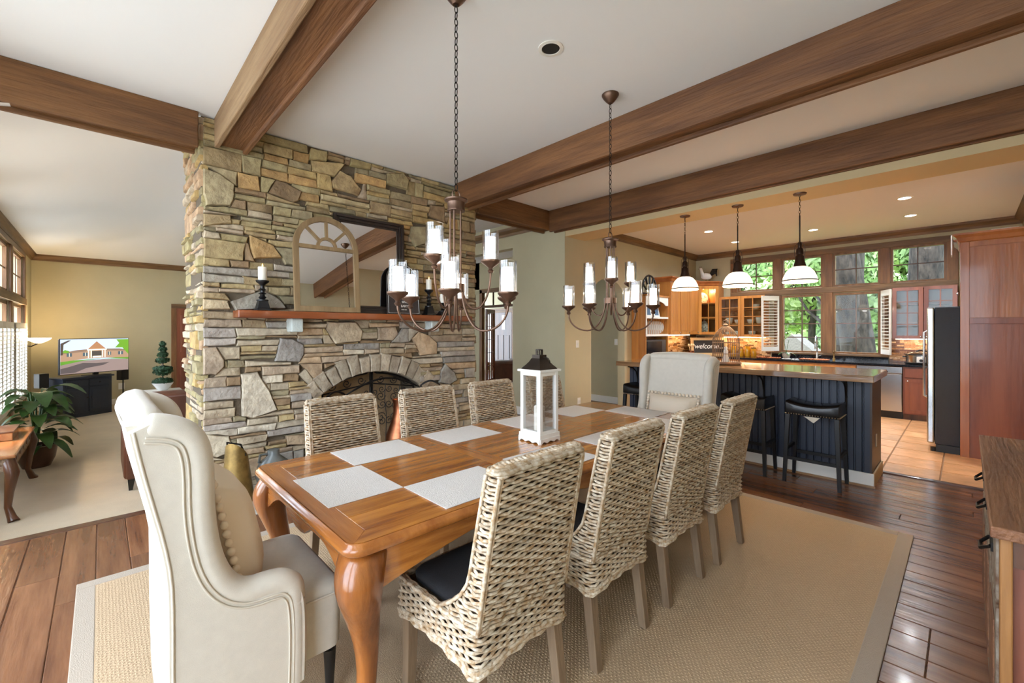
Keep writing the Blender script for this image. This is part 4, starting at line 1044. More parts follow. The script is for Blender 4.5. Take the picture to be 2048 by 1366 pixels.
# --- recessed lights
for i, (x, y) in enumerate(((-3.15, 7.82), (-3.16, 9.14), (-1.84, 9.02), (-.56, 7.72), (-.58, 8.96))):
    t = thing('recessed_light', 'lit recessed kitchen ceiling light ' + ('above the plate rack wall', 'near the corner cabinet', 'above the sink windows', 'above the refrigerator', 'above the slow cooker counter')[i], 'ceiling light', (x, y, 3.23), 0, 'recessed kitchen lights')
    MB().lathe([(.088, 0), (.088, -.005), (.066, -.006), (.064, -.001)], seg=24).obj('trim_ring', m_white, t, smooth=40)
    ml = KIDS.get('can') or M('lit_can', (255,240,215), .4, emit=6); KIDS['can'] = ml
    MB().lathe([(0, -.002), (.064, -.003)], seg=24).obj('lens', ml, t)
    l = bpy.data.lights.new('bulb', 'SPOT'); l.energy = 45; l.spot_size = 2.6; l.spot_blend = .9; l.color = (.92, .97, 1); l.shadow_soft_size = .06
    o = bpy.data.objects.new('bulb', l); COL.objects.link(o); o.parent = t; o.location = (0, 0, -.02)
# --- cabinet helpers
def knob(parent, x, y, z, ax='y', s=-1):
    g = MB().sphere((0,0,0), .014, 10, 6); g.v = [(x+a+(s*.018 if ax == 'x' else 0), y+b+(s*.018 if ax == 'y' else 0), z+c) for a, b, c in g.v]
    g.obj('knob', m_steel, parent, smooth=60)
def door_y(t, mat, x0, x1, z0, z1, y, glass=None, kx=None, kz=None):
    # frame-and-panel door facing -y at plane y
    d = MB(); fw = .055
    for q in ((x0, z0, x0+fw, z1), (x1-fw, z0, x1, z1), (x0+fw, z0, x1-fw, z0+fw), (x0+fw, z1-fw, x1-fw, z1)): d.box(q[0], y-.02, q[1], q[2], y, q[3])
    d = d.obj('door', mat, t)
    if glass:
        c, r = glass; iw, ih = x1-x0-2*fw, z1-z0-2*fw
        for i in range(1, c): box('muntin', mat, d, x0+fw+iw*i/c-.008, y-.018, z0+fw, x0+fw+iw*i/c+.008, y-.006, z1-fw)
        for i in range(1, r): box('muntin', mat, d, x0+fw, y-.017, z0+fw+ih*i/r-.007, x1-fw, y-.007, z0+fw+ih*i/r+.007)
        box('glass', GL_CAB, d, x0+fw, y-.004, z0+fw, x1-fw, y-.002, z1-fw)
    else: box('panel', mat, d, x0+fw, y-.012, z0+fw, x1-fw, y-.004, z1-fw)
    if kx: knob(d, kx, y-.02, kz)
    return d
GL_CAB = GLASS('cabinet_glass', (.9,.93,.9,1), refl=.09)
def hollow(t, mat, x0, x1, y0, y1, z0, z1, shelves=()):
    g = MB(); k = .02
    for q in ((x0, y0, z0, x0+k, y1, z1), (x1-k, y0, z0, x1, y1, z1), (x0, y1-k, z0, x1, y1, z1), (x0, y0, z0, x1, y1, z0+k), (x0, y0, z1-k, x1, y1, z1)): g.box(*q)
    g.obj('carcass', mat, t)
    for z in shelves: box('shelf', mat, t, x0+k, y0+.02, z, x1-k, y1-k, z+.014)
# base run along the window wall
FY = 9.6
t = thing('base_cabinet', 'reddish cherry base cabinet with a cup pull under the slow cooker', 'cabinet', (0,0,0))
box('carcass', m_cherryr, t, -.715, FY, .1, -.08, 10.17, .87); box('toe_kick', m_dkwood, t, -.715, FY+.05, 0, -.08, 10.1, .1)
dr = box('drawer', m_cherryr, t, -.69, FY-.02, .70, -.10, FY, .85, bev=.004)
g = MB(); g.lathe([(.05, 0), (.045, .02), (.02, .03)], seg=16); g.v = [(-.39+a*1.0, FY-.022-abs(c)*1.0, .775+b*.45) for a, b, c in g.v]; g.obj('cup_pull', m_steel, dr, smooth=50)
door_y(t, m_cherryr, -.69, -.10, .12, .68, FY, kx=-.655, kz=.64)
t = thing('sink_cabinet', 'honey cherry base cabinets under the kitchen windows', 'cabinet', (0,0,0))
box('carcass', m_honey, t, -3.75, FY, .1, -1.325, 10.17, .87); box('toe_kick', m_dkwood, t, -3.75, FY+.05, 0, -1.325, 10.1, .1)
for i in range(4): door_y(t, m_honey, -3.72+i*.6, -3.14+i*.6, .12, .85, FY)
t = thing('dishwasher', 'stainless steel dishwasher beside the cherry base cabinet', 'dishwasher', (0,0,0))
box('door', m_steel, t, -1.32, FY-.025, .12, -.72, FY+.1, .75, bev=.012); box('control_panel', m_steel, t, -1.32, FY-.02, .755, -.72, FY+.1, .865, bev=.006); box('toe_plate', m_black, t, -1.32, FY+.03, 0, -.72, FY+.1, .12); box('latch', m_black, t, -.98, FY-.024, .77, -.90, FY-.018, .79); box('body', m_black, t, -1.315, FY+.1, .1, -.725, 10.15, .86)
t = thing('back_counter', 'polished black granite counter under the kitchen windows', 'countertop', (0,0,0))
box('slab', m_granite, t, -4.38, FY-.03, .872, -.06, 10.195, .91, bev=.004); box('upstand', m_granite, t, -2.8, 10.17, .91, -.95, 10.198, .99)
box('return_slab', m_granite, t, -4.38, 7.34, .872, -3.76, FY-.03, .91, bev=.004)
t = thing('side_base_cabinet', 'honey cherry base cabinets below the plate rack wall', 'cabinet', (0,0,0))
box('carcass', m_honey, t, -4.38, 7.36, .1, -3.80, FY-.05, .87); box('toe_kick', m_dkwood, t, -4.38, 7.40, 0, -3.86, FY-.05, .1)
for i in range(4): box('door', m_honey, t, -3.80, 7.40+i*.52, .13, -3.782, 7.88+i*.52, .85, bev=.004)
# mosaic backsplash: strips, one by one where they show, in two panels
MOS = [(214,186,146), (178,140,100), (236,220,196), (120,84,58), (200,160,112), (228,204,168)]
def mosaic(name, label, a0, a1, z0, z1, ax, c, rh, keep):
    t = thing(name, label, 'backsplash', (0,0,0)); n = 0; z = z0; sh_ = {}; stf = [MB() for _ in MOS]
    while z < z1-.004:
        a = a0
        while a < a1-.005:
            l = random.choice((.05, .09, .14, .2)); b = min(a+l, a1)
            if n < keep:
                key = round(b-a, 3)
                if key not in sh_:
                    m_ = MB(); m_.box(.001, -.008, .001, key-.001, 0, rh-.001) if ax == 'y' else m_.box(0, .001, .001, .008, key-.001, rh-.001); sh_[key] = m_.mesh('mosaic_strip', m_mosaic)
                o = bpy.data.objects.new('mosaic_strip', sh_[key]); COL.objects.link(o); o.parent = t; o.location = (a, c, z) if ax == 'y' else (c, a, z); o.color = lin(random.choice(MOS)); n += 1
            else:
                m_ = stf[random.randrange(len(MOS))]
                m_.box(a+.001, c-.008, z+.001, b-.001, c, z+rh-.001) if ax == 'y' else m_.box(c, a+.001, z+.001, c+.008, b-.001, z+rh-.001)
            a = b
        z += rh
    for k, m_ in enumerate(stf):
        if m_.v: o = m_.obj('mosaic_strips', m_mosaic, t, kind='stuff'); o.color = lin(MOS[k])
mosaic('window_backsplash', 'tan and brown strip mosaic backsplash behind the slow cooker', -.94, -.08, .912, 1.33, 'y', 10.199, .028, 280)
mosaic('corner_backsplash', 'tan strip mosaic backsplash behind the chalkboard', 8.24, 10.18, .912, 1.38, 'x', -4.399, .028, 290)
mosaic('glass_cabinet_backsplash', 'tan strip mosaic backsplash under the left glass cabinets'.replace('left ', 'orange-lit '), -4.38, -2.82, .912, 1.33, 'y', 10.199, .028, 290)
# upper glass cabinets
t = thing('glass_cabinet', 'reddish wall cabinet with mullioned glass doors above the slow cooker', 'cabinet', (0,0,0))
hollow(t, m_cherryr, -.87, -.09, 9.86, 10.165, 1.33, 2.2, (1.6, 1.9))
door_y(t, m_cherryr, -.87, -.485, 1.33, 2.2, 9.86, (2, 4), -.515, 1.365); door_y(t, m_cherryr, -.475, -.09, 1.33, 2.2, 9.86, (2, 4), -.445, 1.365)
box('strip_lamp', M('lit_strip_lamp_by_pantry', (255,222,176), .5, emit=14), t, -.84, 10.02, 1.318, -.14, 10.05, 1.328)
t = thing('glass_cabinet', 'honey wall cabinet with mullioned glass doors holding white dishes beside the shutter', 'cabinet', (0,0,0))
hollow(t, m_honey, -3.74, -2.84, 9.86, 10.165, 1.33, 2.2, (1.6, 1.9))
door_y(t, m_honey, -3.74, -3.295, 1.33, 2.2, 9.86, (2, 4)); door_y(t, m_honey, -3.285, -2.84, 1.33, 2.2, 9.86, (2, 4))
for k, (x, z) in enumerate(((-3.6, 1.35), (-3.42, 1.35), (-3.58, 1.614), (-3.4, 1.614), (-3.12, 1.35), (-2.98, 1.614), (-3.15, 1.614), (-3.05, 1.914))):
    o = MB().lathe([(.03, 0), (.06, .02), (.075, .09+.02*(k % 3)), (.07, .09+.02*(k % 3)), (.05, .03)], (x, 10.0, z), 16).obj('dish', m_china, None, smooth=50)
    tag(o, 'white china bowl standing in the honey glass cabinet', 'bowl', 'white bowls in the honey glass cabinet')
m_ucl = M('lit_strip_lamp', (255,222,176), .5, emit=14)
box('strip_lamp', m_ucl, t, -3.7, 10.02, 1.318, -2.88, 10.05, 1.328)
# wall uppers on the left wall, corner cabinet
t = thing('wall_cabinet', 'tall honey beadboard wall cabinet with crown beside the plate rack', 'cabinet', (0,0,0))
box('carcass', m_honey, t, -4.398, 8.23, 1.38, -4.07, 9.52, 2.45)
for a in (8.25, 8.68, 9.11):
    d = box('door', m_honey, t, -4.07, a, 1.39, -4.05, a+.40, 2.43, bev=.004)
    for k in range(5): box('bead_strip', m_honey, d, -4.052, a+.055+k*.058, 1.46, -4.044, a+.109+k*.058, 2.36, bev=.003)
    knob(d, -4.06, a+.37, 1.43, 'x', 1)
def crownring(t, mat, pts, z):
    n = len(pts); pr = [(.0, 0), (.015, .01), (.03, .05), (.06, .08), (.06, .1), (0, .1)]
    for (x0, y0, nx0, ny0), (x1, y1, nx1, ny1) in zip(pts, pts[1:]):
        MB().rings([[(x0+nx0*p, y0+ny0*p, z+q) for p, q in pr], [(x1+nx1*p, y1+ny1*p, z+q) for p, q in pr]]).obj('crown', mat, t)
box('strip_lamp', m_ucl, t, -4.25, 8.3, 1.366, -4.22, 9.45, 1.378)
crownring(t, m_cherry, [(-4.398, 8.23, 0, -1), (-4.05, 8.23, 1, -1), (-4.05, 9.52, 1, 0)], 2.45)
t = thing('corner_cabinet', 'diagonal honey corner cabinet with a glass door lit from inside', 'cabinet', (0,0,0))
cp = [(-4.398, 9.54), (-4.07, 9.54), (-3.76, 9.85), (-3.76, 10.165), (-4.398, 10.165)]
for z in (1.38, 1.72, 2.05, 2.43): MB().prism(cp, 'z', z, z+.02).obj('shelf', m_honey, t)
MB().box(-4.398, 9.54, 1.40, -4.38, 10.165, 2.43).obj('back_panel', m_honey, t); MB().box(-4.38, 10.145, 1.40, -3.76, 10.165, 2.43).obj('back_panel', m_honey, t)
MB().box(-4.38, 9.54, 1.40, -4.07, 9.555, 2.43).obj('side_panel', m_honey, t); MB().box(-3.775, 9.85, 1.40, -3.76, 10.145, 2.43).obj('side_panel', m_honey, t)
def diag(a, z0, z1, d0=0, d1=.02, a1=None):
    # strip on the diagonal front from fraction a to a1
    n = (.7071, -.7071); p = lambda f, d_: (-4.07+.31*f+n[0]*d_, 9.54+.31*f+n[1]*d_)
    g = MB(); q = [p(a, d0), p(a1, d0), p(a1, d1), p(a, d1)]; return g.prism(q, 'z', z0, z1)
dd = diag(0, 1.38, 2.45, a1=.16).obj('door_stile', m_honey, t); diag(.84, 1.38, 2.45, a1=1).obj('door_stile', m_honey, t)
diag(.16, 1.38, 1.44, a1=.84).obj('door_rail', m_honey, t); diag(.16, 2.38, 2.45, a1=.84).obj('door_rail', m_honey, t)
diag(.485, 1.44, 2.38, .005, .015, .515).obj('muntin', m_honey, t)
for z in (1.75, 2.07): diag(.16, z, z+.015, .005, .015, .84).obj('muntin', m_honey, t)
diag(.16, 1.44, 2.38, .006, .008, .84).obj('glass', GL_CAB, t)
crownring(t, m_cherry, [(-4.07, 9.54, .7, -.7), (-3.76, 9.85, .7, -.7), (-3.76, 10.165, 1, 0)], 2.45)
l = bpy.data.lights.new('cabinet_lamp', 'POINT'); l.energy = 4; l.color = (1, .8, .5); l.shadow_soft_size = .03
o = bpy.data.objects.new('cabinet_lamp', l); COL.objects.link(o); o.location = (-4.1, 9.9, 2.38)
t = thing('ginger_jar', 'white patterned lidded jar in the corner cabinet', 'jar', (-4.06, 9.84, 1.40))
MB().lathe([(.05, 0), (.085, .06), (.095, .14), (.08, .22), (.05, .25)], seg=20).obj('body', M('jar_pattern', (236,232,222), .3, col2=(70,70,80), nscale=32), t, smooth=50); MB().lathe([(.055, .25), (.04, .28), (.012, .29), (.016, .31), (0, .32)], seg=18).obj('lid', m_china, t, smooth=50)
t = thing('display_plate', 'patterned round plate on the upper shelf of the corner cabinet', 'plate', (-4.16, 9.98, 2.07)); 
g = MB().lathe([(0, 0), (.08, 0), (.13, .012), (.13, .016), (.08, .006), (0, .005)], seg=26); g.xf(Matrix.Rotation(math.radians(45), 4, 'Z') @ Matrix.Translation((0, 0, .135)) @ Matrix.Rotation(math.radians(80), 4, 'X')); g.obj('disc', M('plate_pattern', (220,205,185), .3, col2=(90,50,40), nscale=40), t, smooth=50)
# plate rack hutch on the left wall
t = thing('plate_rack_hutch', 'honey wood hutch with white plate rack and microwave niche by the passage', 'hutch', (0,0,0))
box('side_panel', m_honey, t, -4.398, 7.34, .915, -4.10, 7.36, 2.14); box('side_panel', m_honey, t, -4.398, 8.20, .915, -4.10, 8.225, 2.14); box('back_panel', m_honey, t, -4.398, 7.36, .915, -4.385, 8.20, 2.14); box('top_panel', m_honey, t, -4.398, 7.34, 2.12, -4.08, 8.225, 2.15)
for i in range(4): box('bead_strip', m_honey, t, -4.39+i*.073, 7.333, .93, -4.325+i*.073, 7.341, 2.11, bev=.002)
box('face_stile', m_white, t, -4.105, 7.34, 1.36, -4.095, 7.375, 2.12)
box('shelf', m_white, t, -4.385, 7.36, 1.36, -4.09, 8.20, 1.40); box('shelf', m_white, t, -4.385, 7.36, 1.70, -4.09, 8.20, 1.735)
val = [(7.36, 2.12), (7.36, 1.96), (7.45, 1.955), (7.53, 2.0), (7.66, 2.03), (7.78, 2.045), (7.90, 2.03), (8.03, 2.0), (8.11, 1.955), (8.20, 1.96), (8.20, 2.12)]
MB().prism(val, 'x', -4.105, -4.093).obj('valance', m_white, t)
for i in range(11): MB().tube([(-4.13, 7.42+i*.072, 1.40), (-4.13, 7.42+i*.072, 1.70)], .006, 6).obj('dowel', m_honey, t)
for i in range(9):
    o = MB().lathe([(0, 0), (.07, 0), (.125, .012), (.125, .017), (.07, .006), (0, .005)], seg=24).obj('plate', m_china, None, smooth=50)
    o.location = (-4.235, 7.49+i*.072, 1.402+.125); o.rotation_euler = (math.radians(84), 0, 0)
    tag(o, 'white china plate standing in the plate rack', 'plate', 'white plates in the plate rack')
m_pic = M('blueprint_card', (70,98,128), .5)
for i, yy in enumerate((7.62, 7.93)):
    t = thing('photo_frame', 'small white frame with a blue card on the rack shelf, ' + ('nearer the passage arch', 'nearer the tall wall cabinet')[i], 'picture frame', (-4.20, yy, 1.736), 0, 'white frames on the plate rack'); t.rotation_euler = (0, math.radians(-10), 0)
    g = MB()
    for q in ((-.11, 0, -.08, .24), (.08, 0, .11, .24), (-.08, 0, .08, .03), (-.08, .21, .08, .24)): g.box(0, q[0], q[1], .015, q[2], q[3])
    g.obj('frame', m_white, t); box('card', m_pic, t, .004, -.08, .03, .01, .08, .21)
t = thing('microwave', 'black glass microwave in the hutch niche', 'microwave', (-4.38, 7.38, .912))
box('body', m_black, t, 0, 0, 0, .26, .78, .38, bev=.008); box('glass_door', m_granite, t, .26, .03, .03, .272, .58, .35); box('keypad', m_black, t, .26, .6, .03, .27, .76, .35)
# shutters
def shutter(name, label, x, y, rz, w, z0, z1, mat=m_louv):
    t = thing(name, label, 'shutter', (x, y, z0), rz); h = z1-z0
    for a in (0, w-.035): box('stile', mat, t, a, -.012, 0, a+.035, .012, h)
    box('rail', mat, t, .035, -.012, 0, w-.035, .012, .09); box('rail', mat, t, .035, -.012, h-.09, w-.035, .012, h)
    n = int((h-.2)/.052); sl_ = MB().box(.036, -.024, -.004, w-.036, .024, .004).mesh('louver', mat)
    for i in range(n):
        o = bpy.data.objects.new('louver', sl_); COL.objects.link(o); o.parent = t; o.location = (0, 0, .115+i*(h-.21)/(n-1)); o.rotation_euler = (math.radians(14), 0, 0)
    MB().tube([(w/2, -.028, .12), (w/2, -.028, h-.12)], .004, 6).obj('tilt_rod', mat, t)
    return t
shutter('louvered_shutter', 'white louvered shutter folded back over the honey glass cabinet', -2.66, 10.13, math.radians(180+60), .42, 1.05, 2.18)
shutter('louvered_shutter', 'white louvered shutter folded out beside the reddish glass cabinet', -1.04, 10.13, math.radians(-66), .38, 1.05, 2.18)
# refrigerator and tall pantry
t = thing('refrigerator', 'stainless refrigerator with black textured side beside the cherry pantry panel', 'refrigerator', (-.33, 7.35, 0))
box('cabinet', m_blackst, t, .07, .0, .09, .90, .90, 1.76, bev=.012); box('grille', m_black, t, .08, .0, .0, .88, .9, .09)
box('door', m_steel, t, 0, .0, .10, .065, .445, 1.755, bev=.015); box('door', m_steel, t, 0, .455, .10, .065, .90, 1.755, bev=.015)
for yy in (.41, .49): MB().tube([(0, yy, .6), (-.045, yy, .63), (-.045, yy, 1.45), (0, yy, 1.48)], .012, 8).obj('handle', m_steel, t, smooth=60)
MB().lathe([(.03, 0), (.03, .05)], (.06, .03, 0), 14).obj('foot', m_black, t)
t = thing('pantry_cabinet', 'tall cherry pantry panel with crown moulding beside the refrigerator', 'cabinet', (-.045, 7.27, 0))
PW = .635
box('stile', m_cherry, t, 0, 0, 0, .075, .04, 2.50, bev=.003); box('side_panel', m_cherryr, t, .075, .012, 0, PW, .035, 1.55); box('side_panel', m_cherry, t, .075, .012, 1.62, PW, .035, 2.44)
box('mid_rail', m_cherryr, t, .075, 0, 1.55, PW, .035, 1.62, bev=.003); box('top_rail', m_cherry, t, .075, 0, 2.44, PW, .035, 2.50, bev=.003)
box('over_cabinet', m_cherryr, t, .02, .04, 1.86, PW, .97, 2.50); 
for a in (.06, .51): d = box('door', m_cherryr, t, -.002, a, 1.88, .02, a+.43, 2.48, bev=.004); knob(d, -.005, a+(.38 if a < .3 else .05), 1.93, 'x', -1)
for (a, b) in (((0, 0, -1, -1), (PW, 0, 0, -1)), ((0, .97, -1, 0), (0, 0, -1, -1))): crownring(t, m_cherry, [a, b], 2.50)
t = thing('linen_stack', 'white linen draped over the corner of the pantry crown'.replace('crown', 'top'), 'linen', (-.06, 7.62, 2.602))
box('fold', m_white, t, -.052, 0, 0, .25, .2, .05, bev=.015); box('drape', m_china, t, -.066, .0, -.2, -.052, .2, .05, bev=.005)
t = thing('decor_sign', 'small white slanted sign lying on top of the pantry', 'sign', (.2, 7.5, 2.602)); box('board', m_white, t, 0, 0, 0, .22, .1, .05, bev=.01)
# --- counter things
t = thing('slow_cooker', 'oval stainless slow cooker with glass lid and black dial', 'slow cooker', (-.50, 9.82, .912))
def oval(a, b, z, n=28): return [(a*math.cos(2*PI*i/n), b*math.sin(2*PI*i/n), z) for i in range(n)]
MB().rings([oval(.20, .14, 0), oval(.215, .15, .02), oval(.215, .15, .03)]).obj('foot_ring', m_black, t, smooth=40)
MB().rings([oval(.195, .138, .03), oval(.20, .142, .15)]).obj('body', m_steel, t, smooth=40); MB().rings([oval(.212, .152, .15), oval(.212, .152, .168)]).obj('rim', m_black, t, smooth=40)
MB().rings([oval(.20, .14, .168), oval(.15, .1, .20), oval(.04, .03, .212)]).obj('lid', m_glass, t, smooth=50); MB().tube([(-.07, 0, .205), (-.03, 0, .235), (.03, 0, .235), (.07, 0, .205)], .012, 8).obj('lid_handle', m_black, t, smooth=60)
for s in (-1, 1): box('side_handle', m_black, t, s*.215-.02, -.04, .11, s*.215+.02, .04, .135, bev=.006)
box('dial_plate', m_white, t, -.055, -.150, .035, .055, -.135, .13, bev=.006); g = MB().lathe([(.024, 0), (.022, .02)], seg=16); g.v = [(a, -.150-c, .068+b) for a, b, c in g.v]; g.obj('dial', m_black, t, smooth=50)
t = thing('kitchen_faucet', 'chrome gooseneck spring faucet before the sink window', 'faucet', (-1.98, 10.02, .912))
MB().lathe([(.03, 0), (.022, .03), (.018, .14)], seg=16).obj('base', m_steel, t, smooth=50); MB().tube([(0, 0, .1), (0, 0, .34), (0, -.02, .42), (0, -.07, .45), (0, -.12, .42), (0, -.14, .34)], .013, 10).obj('spout', m_steel, t, smooth=60)
MB().lathe([(.018, .2), (.018, .32)], (0, -.14, 0), 12).obj('spray_head', m_steel, t, smooth=50); MB().tube([(.02, 0, .06), (.08, -.01, .09)], .006, 8).obj('lever', m_steel, t, smooth=60)
t = thing('soap_pump', 'slim brass soap pump beside the sink', 'soap dispenser', (-1.66, 9.70, .912)); MB().lathe([(.022, 0), (.02, .05), (.008, .06), (.008, .16), (.014, .17), (.014, .19)], seg=14).obj('body', m_brass, t, smooth=50); MB().tube([(0, 0, .18), (0, -.05, .175)], .005, 6).obj('nozzle', m_brass, t)
for k, (x, y, ln_) in enumerate(((-1.95, 9.66, .45), (-2.72, 9.66, .4))):
    t = thing('rope_tray', ('braided brown tray on the granite by the soap pump', 'braided brown tray on the granite by the orchid')[k], 'tray', (x, y, .912)); box('tray_base', m_dkwood, t, -ln_/2, -.06, 0, ln_/2, .06, .008)
    g = MB(); n = 40
    for s in (-1, 1): g.tube([(-ln_/2+ln_*i/n, s*.06+.004*math.sin(i*1.6), .02+.005*math.cos(i*1.6)) for i in range(n+1)], .012, 6)
    g.obj('braid', m_copper, t, smooth=60)
t = thing('potted_orchid', 'small potted orchid with green leaves on the granite counter', 'plant', (-2.45, 9.83, .912)); MB().lathe([(.05, 0), (.07, .07), (.072, .11), (.06, .11), (.055, .09)], seg=20).obj('pot', M('speckled_pot', (196,186,172), .6, var=.2, nscale=60), t, smooth=50)
def leaf(g, base, d, ln_, wd, droop, n=6, up=.6):
    d = Vector((d[0], d[1], 0)).normalized(); s_ = Vector((-d.y, d.x, 0)); b = Vector(base); L0, R0 = [], []
    C = []
    for i in range(n+1):
        q = i/n; p = b+d*(ln_*q)+Vector((0, 0, ln_*(up*q-droop*q*q))); w_ = wd*math.sin(PI*min(1, q*.92+.05))**.8
        L0.append(p+s_*w_+Vector((0, 0, w_*.25))); R0.append(p-s_*w_+Vector((0, 0, w_*.25))); C.append(p)
    k = len(g.v); g.v += [tuple(p) for tr in zip(L0, C, R0) for p in tr]
    g.f += [q for i in range(n) for q in ((k+3*i, k+3*i+1, k+3*i+4, k+3*i+3), (k+3*i+1, k+3*i+2, k+3*i+5, k+3*i+4))]; return g
for i in range(5): leaf(MB(), (0, 0, .10), (math.cos(i*1.3), math.sin(i*1.3)), .16, .03, .8).obj('leaf', m_leaf, t, smooth=180)
for s in (-1, 1): MB().tube([(0, 0, .1), (s*.02, 0, .25), (s*.05, 0, .38)], .004, 5).obj('stem', m_leaf, t)
for k, (x, c) in enumerate(((-3.50, 0), (-3.36, 1), (-3.23, 0), (-3.11, 1))):
    t = thing('amber_canister', ('tall amber glass canister nearest the chalkboard', 'short amber glass canister among the four', 'tall amber glass canister beside the short one by the shutter', 'squat amber canister closest to the shutter')[k], 'canister', (x, 10.05, .912), 0, 'amber canisters under the glass cabinet')
    MB().lathe([(.05, 0), (.055, .02), (.055, .20-.05*c), (.045, .22-.05*c)], seg=18).obj('body', m_yellow, t, smooth=50); MB().lathe([(.048, .22-.05*c), (.048, .245-.05*c), (.012, .25-.05*c), (.012, .27-.05*c)], seg=16).obj('lid', m_brass, t, smooth=50)
g = 0
for i in range(26):
    o = MB().sphere((0,0,0), (random.uniform(.012, .02), random.uniform(.012, .018), .008), 8, 5).obj('pebble', m_china, None, smooth=60)
    o.location = (-2.49+random.uniform(0, .28), 9.62+random.uniform(0, .11), .919); tag(o, 'small white pebble scattered on the granite by the orchid', 'pebble', 'white pebbles by the orchid')
t = thing('chalkboard', 'framed chalkboard with the word welcome leaning on the mosaic', 'chalkboard', (-3.93, 9.80, .912), math.radians(18)); 
g = MB(); w, h = .42, .40
for q in ((-w, 0, -w+.06, h), (w-.06, 0, w, h), (-w+.06, 0, w-.06, .06), (-w+.06, h-.06, w-.06, h)): g.box(-.01, q[0], q[1], .012, q[2], q[3])
t.rotation_euler = (0, math.radians(-4), math.radians(-38)); g.obj('frame', WOOD('pale_maple', (206,168,116), (226,192,144), 1, .5), t)
box('slate', M('slate', (48,44,42), .8), t, -.008, -w+.06, .06, .003, w-.06, h-.06); tx = text('welcome...', .155, t, (.0045, 0, .205), RX, m_white)
for v in tx.data.vertices: v.co.x += v.co.y*.28
t = thing('utensil_crock', 'copper crock of wooden spoons before the chalkboard', 'crock', (-4.06, 9.18, .912)); MB().lathe([(.05, 0), (.062, .05), (.06, .13), (.05, .13)], seg=18).obj('crock', m_copper, t, smooth=50)
for i in range(4):
    a = i*1.7; g = MB(); p1 = (math.cos(a)*.05, math.sin(a)*.05, .24); g.tube([(0, 0, .03), p1], .006, 6); g.sphere(p1, (.022, .012, .035), 8, 6); g.obj('wooden_spoon', M('pale_spoon', (214,184,140), .6), t, smooth=60)
# birdcage on the bar
t = thing('wire_birdcage', 'domed rusty wire birdcage standing on the bar top', 'birdcage', (-1.98, 5.42, 1.07))
MB().lathe([(.155, 0), (.17, .012), (.165, .035), (.15, .03)], seg=32).obj('base_tray', m_brownrust, t, smooth=50)
R_ = .145
for i in range(36):
    a = 2*PI*i/36; pr = [(R_, .03), (R_, .26)]+[(R_*(1-q)**.6*1.0+.012 if q < 1 else .012, .26+.20*q**.85) for q in (.15, .3, .45, .6, .75, .9, 1)]
    MB().tube([(r*math.cos(a), r*math.sin(a), z) for r, z in pr], .0026, 4).obj('bar_wire', m_brownrust, t)
for z in (.13, .26): MB().tube([(R_*math.cos(2*PI*i/36), R_*math.sin(2*PI*i/36), z) for i in range(36)], .004, 5, closed=True).obj('hoop', m_brownrust, t)
MB().lathe([(.02, .455), (.03, .47), (.012, .49), (.014, .50)], seg=14).obj('finial', m_brownrust, t, smooth=50); MB().tube([(.03*math.cos(2*PI*i/14), 0, .505+.024*math.sin(2*PI*i/14)) for i in range(14)], .004, 5, closed=True).obj('hanging_loop', m_brownrust, t)
t = thing('white_figurine', 'small white glazed figurine inside the birdcage', 'figurine', (-1.98, 5.42, 1.10)); MB().lathe([(.04, 0), (.035, .05), (.025, .09), (.03, .12), (.015, .15), (.02, .17), (0, .19)], seg=14).obj('body', m_china, t, smooth=60)
# on top of the cabinets
t = thing('rooster_figurine', 'white rooster figurine with dark tail on top of the corner cabinet', 'figurine', (-4.02, 9.86, 2.552), math.radians(40))
MB().sphere((0, 0, .13), (.12, .055, .08), 14, 9).obj('body', m_china, t, smooth=180); MB().tube([(-.07, 0, .15), (-.10, 0, .22), (-.115, 0, .29)], [.05, .035, .028], 10).obj('neck', m_china, t, smooth=60)
MB().sphere((-.12, 0, .30), .032, 10, 7).obj('head', m_china, t, smooth=180); MB().prism([(-.14, .31), (-.145, .355), (-.125, .33), (-.115, .36), (-.10, .33), (-.095, .31)], 'y', -.006, .006).obj('comb', m_brownrust, t); MB().rings([[(-.148, -.01, .295), (-.148, .01, .295), (-.148, 0, .31)], [(-.18, -.001, .295), (-.18, .001, .295), (-.18, 0, .297)]]).obj('beak', m_brass, t)
for i in range(5): MB().tube([(.08, 0, .15), (.15, (i-2)*.012, .20+i*.02), (.20+.01*i, (i-2)*.02, .19+i*.025), (.21, (i-2)*.02, .13+i*.03)], [.03, .03, .022, .008], 8).obj('tail_feather', m_granite, t, smooth=60)
for s in (-1, 1): MB().tube([(0, s*.025, .07), (.005, s*.03, .01), (-.03, s*.03, .005)], .006, 6).obj('leg', m_brass, t)
t = thing('iron_wheel_decor', 'dark metal scrolled arch ornament on top of the plate rack hutch', 'ornament', (-4.25, 7.75, 2.152), 0)
for i in range(7):
    a = PI*(i+.0)/6; MB().tube([(0, .05*math.cos(a), .03+.05*math.sin(a)), (0, .28*math.cos(a), .03+.34*math.sin(a))], [.014, .022], 8).obj('spoke', m_granite, t, smooth=60)
MB().tube([(0, .29*math.cos(PI*i/18), .03+.36*math.sin(PI*i/18)) for i in range(19)], .018, 8).obj('rim', m_granite, t, smooth=60); box('foot', m_granite, t, -.03, -.31, 0, .03, .31, .03)
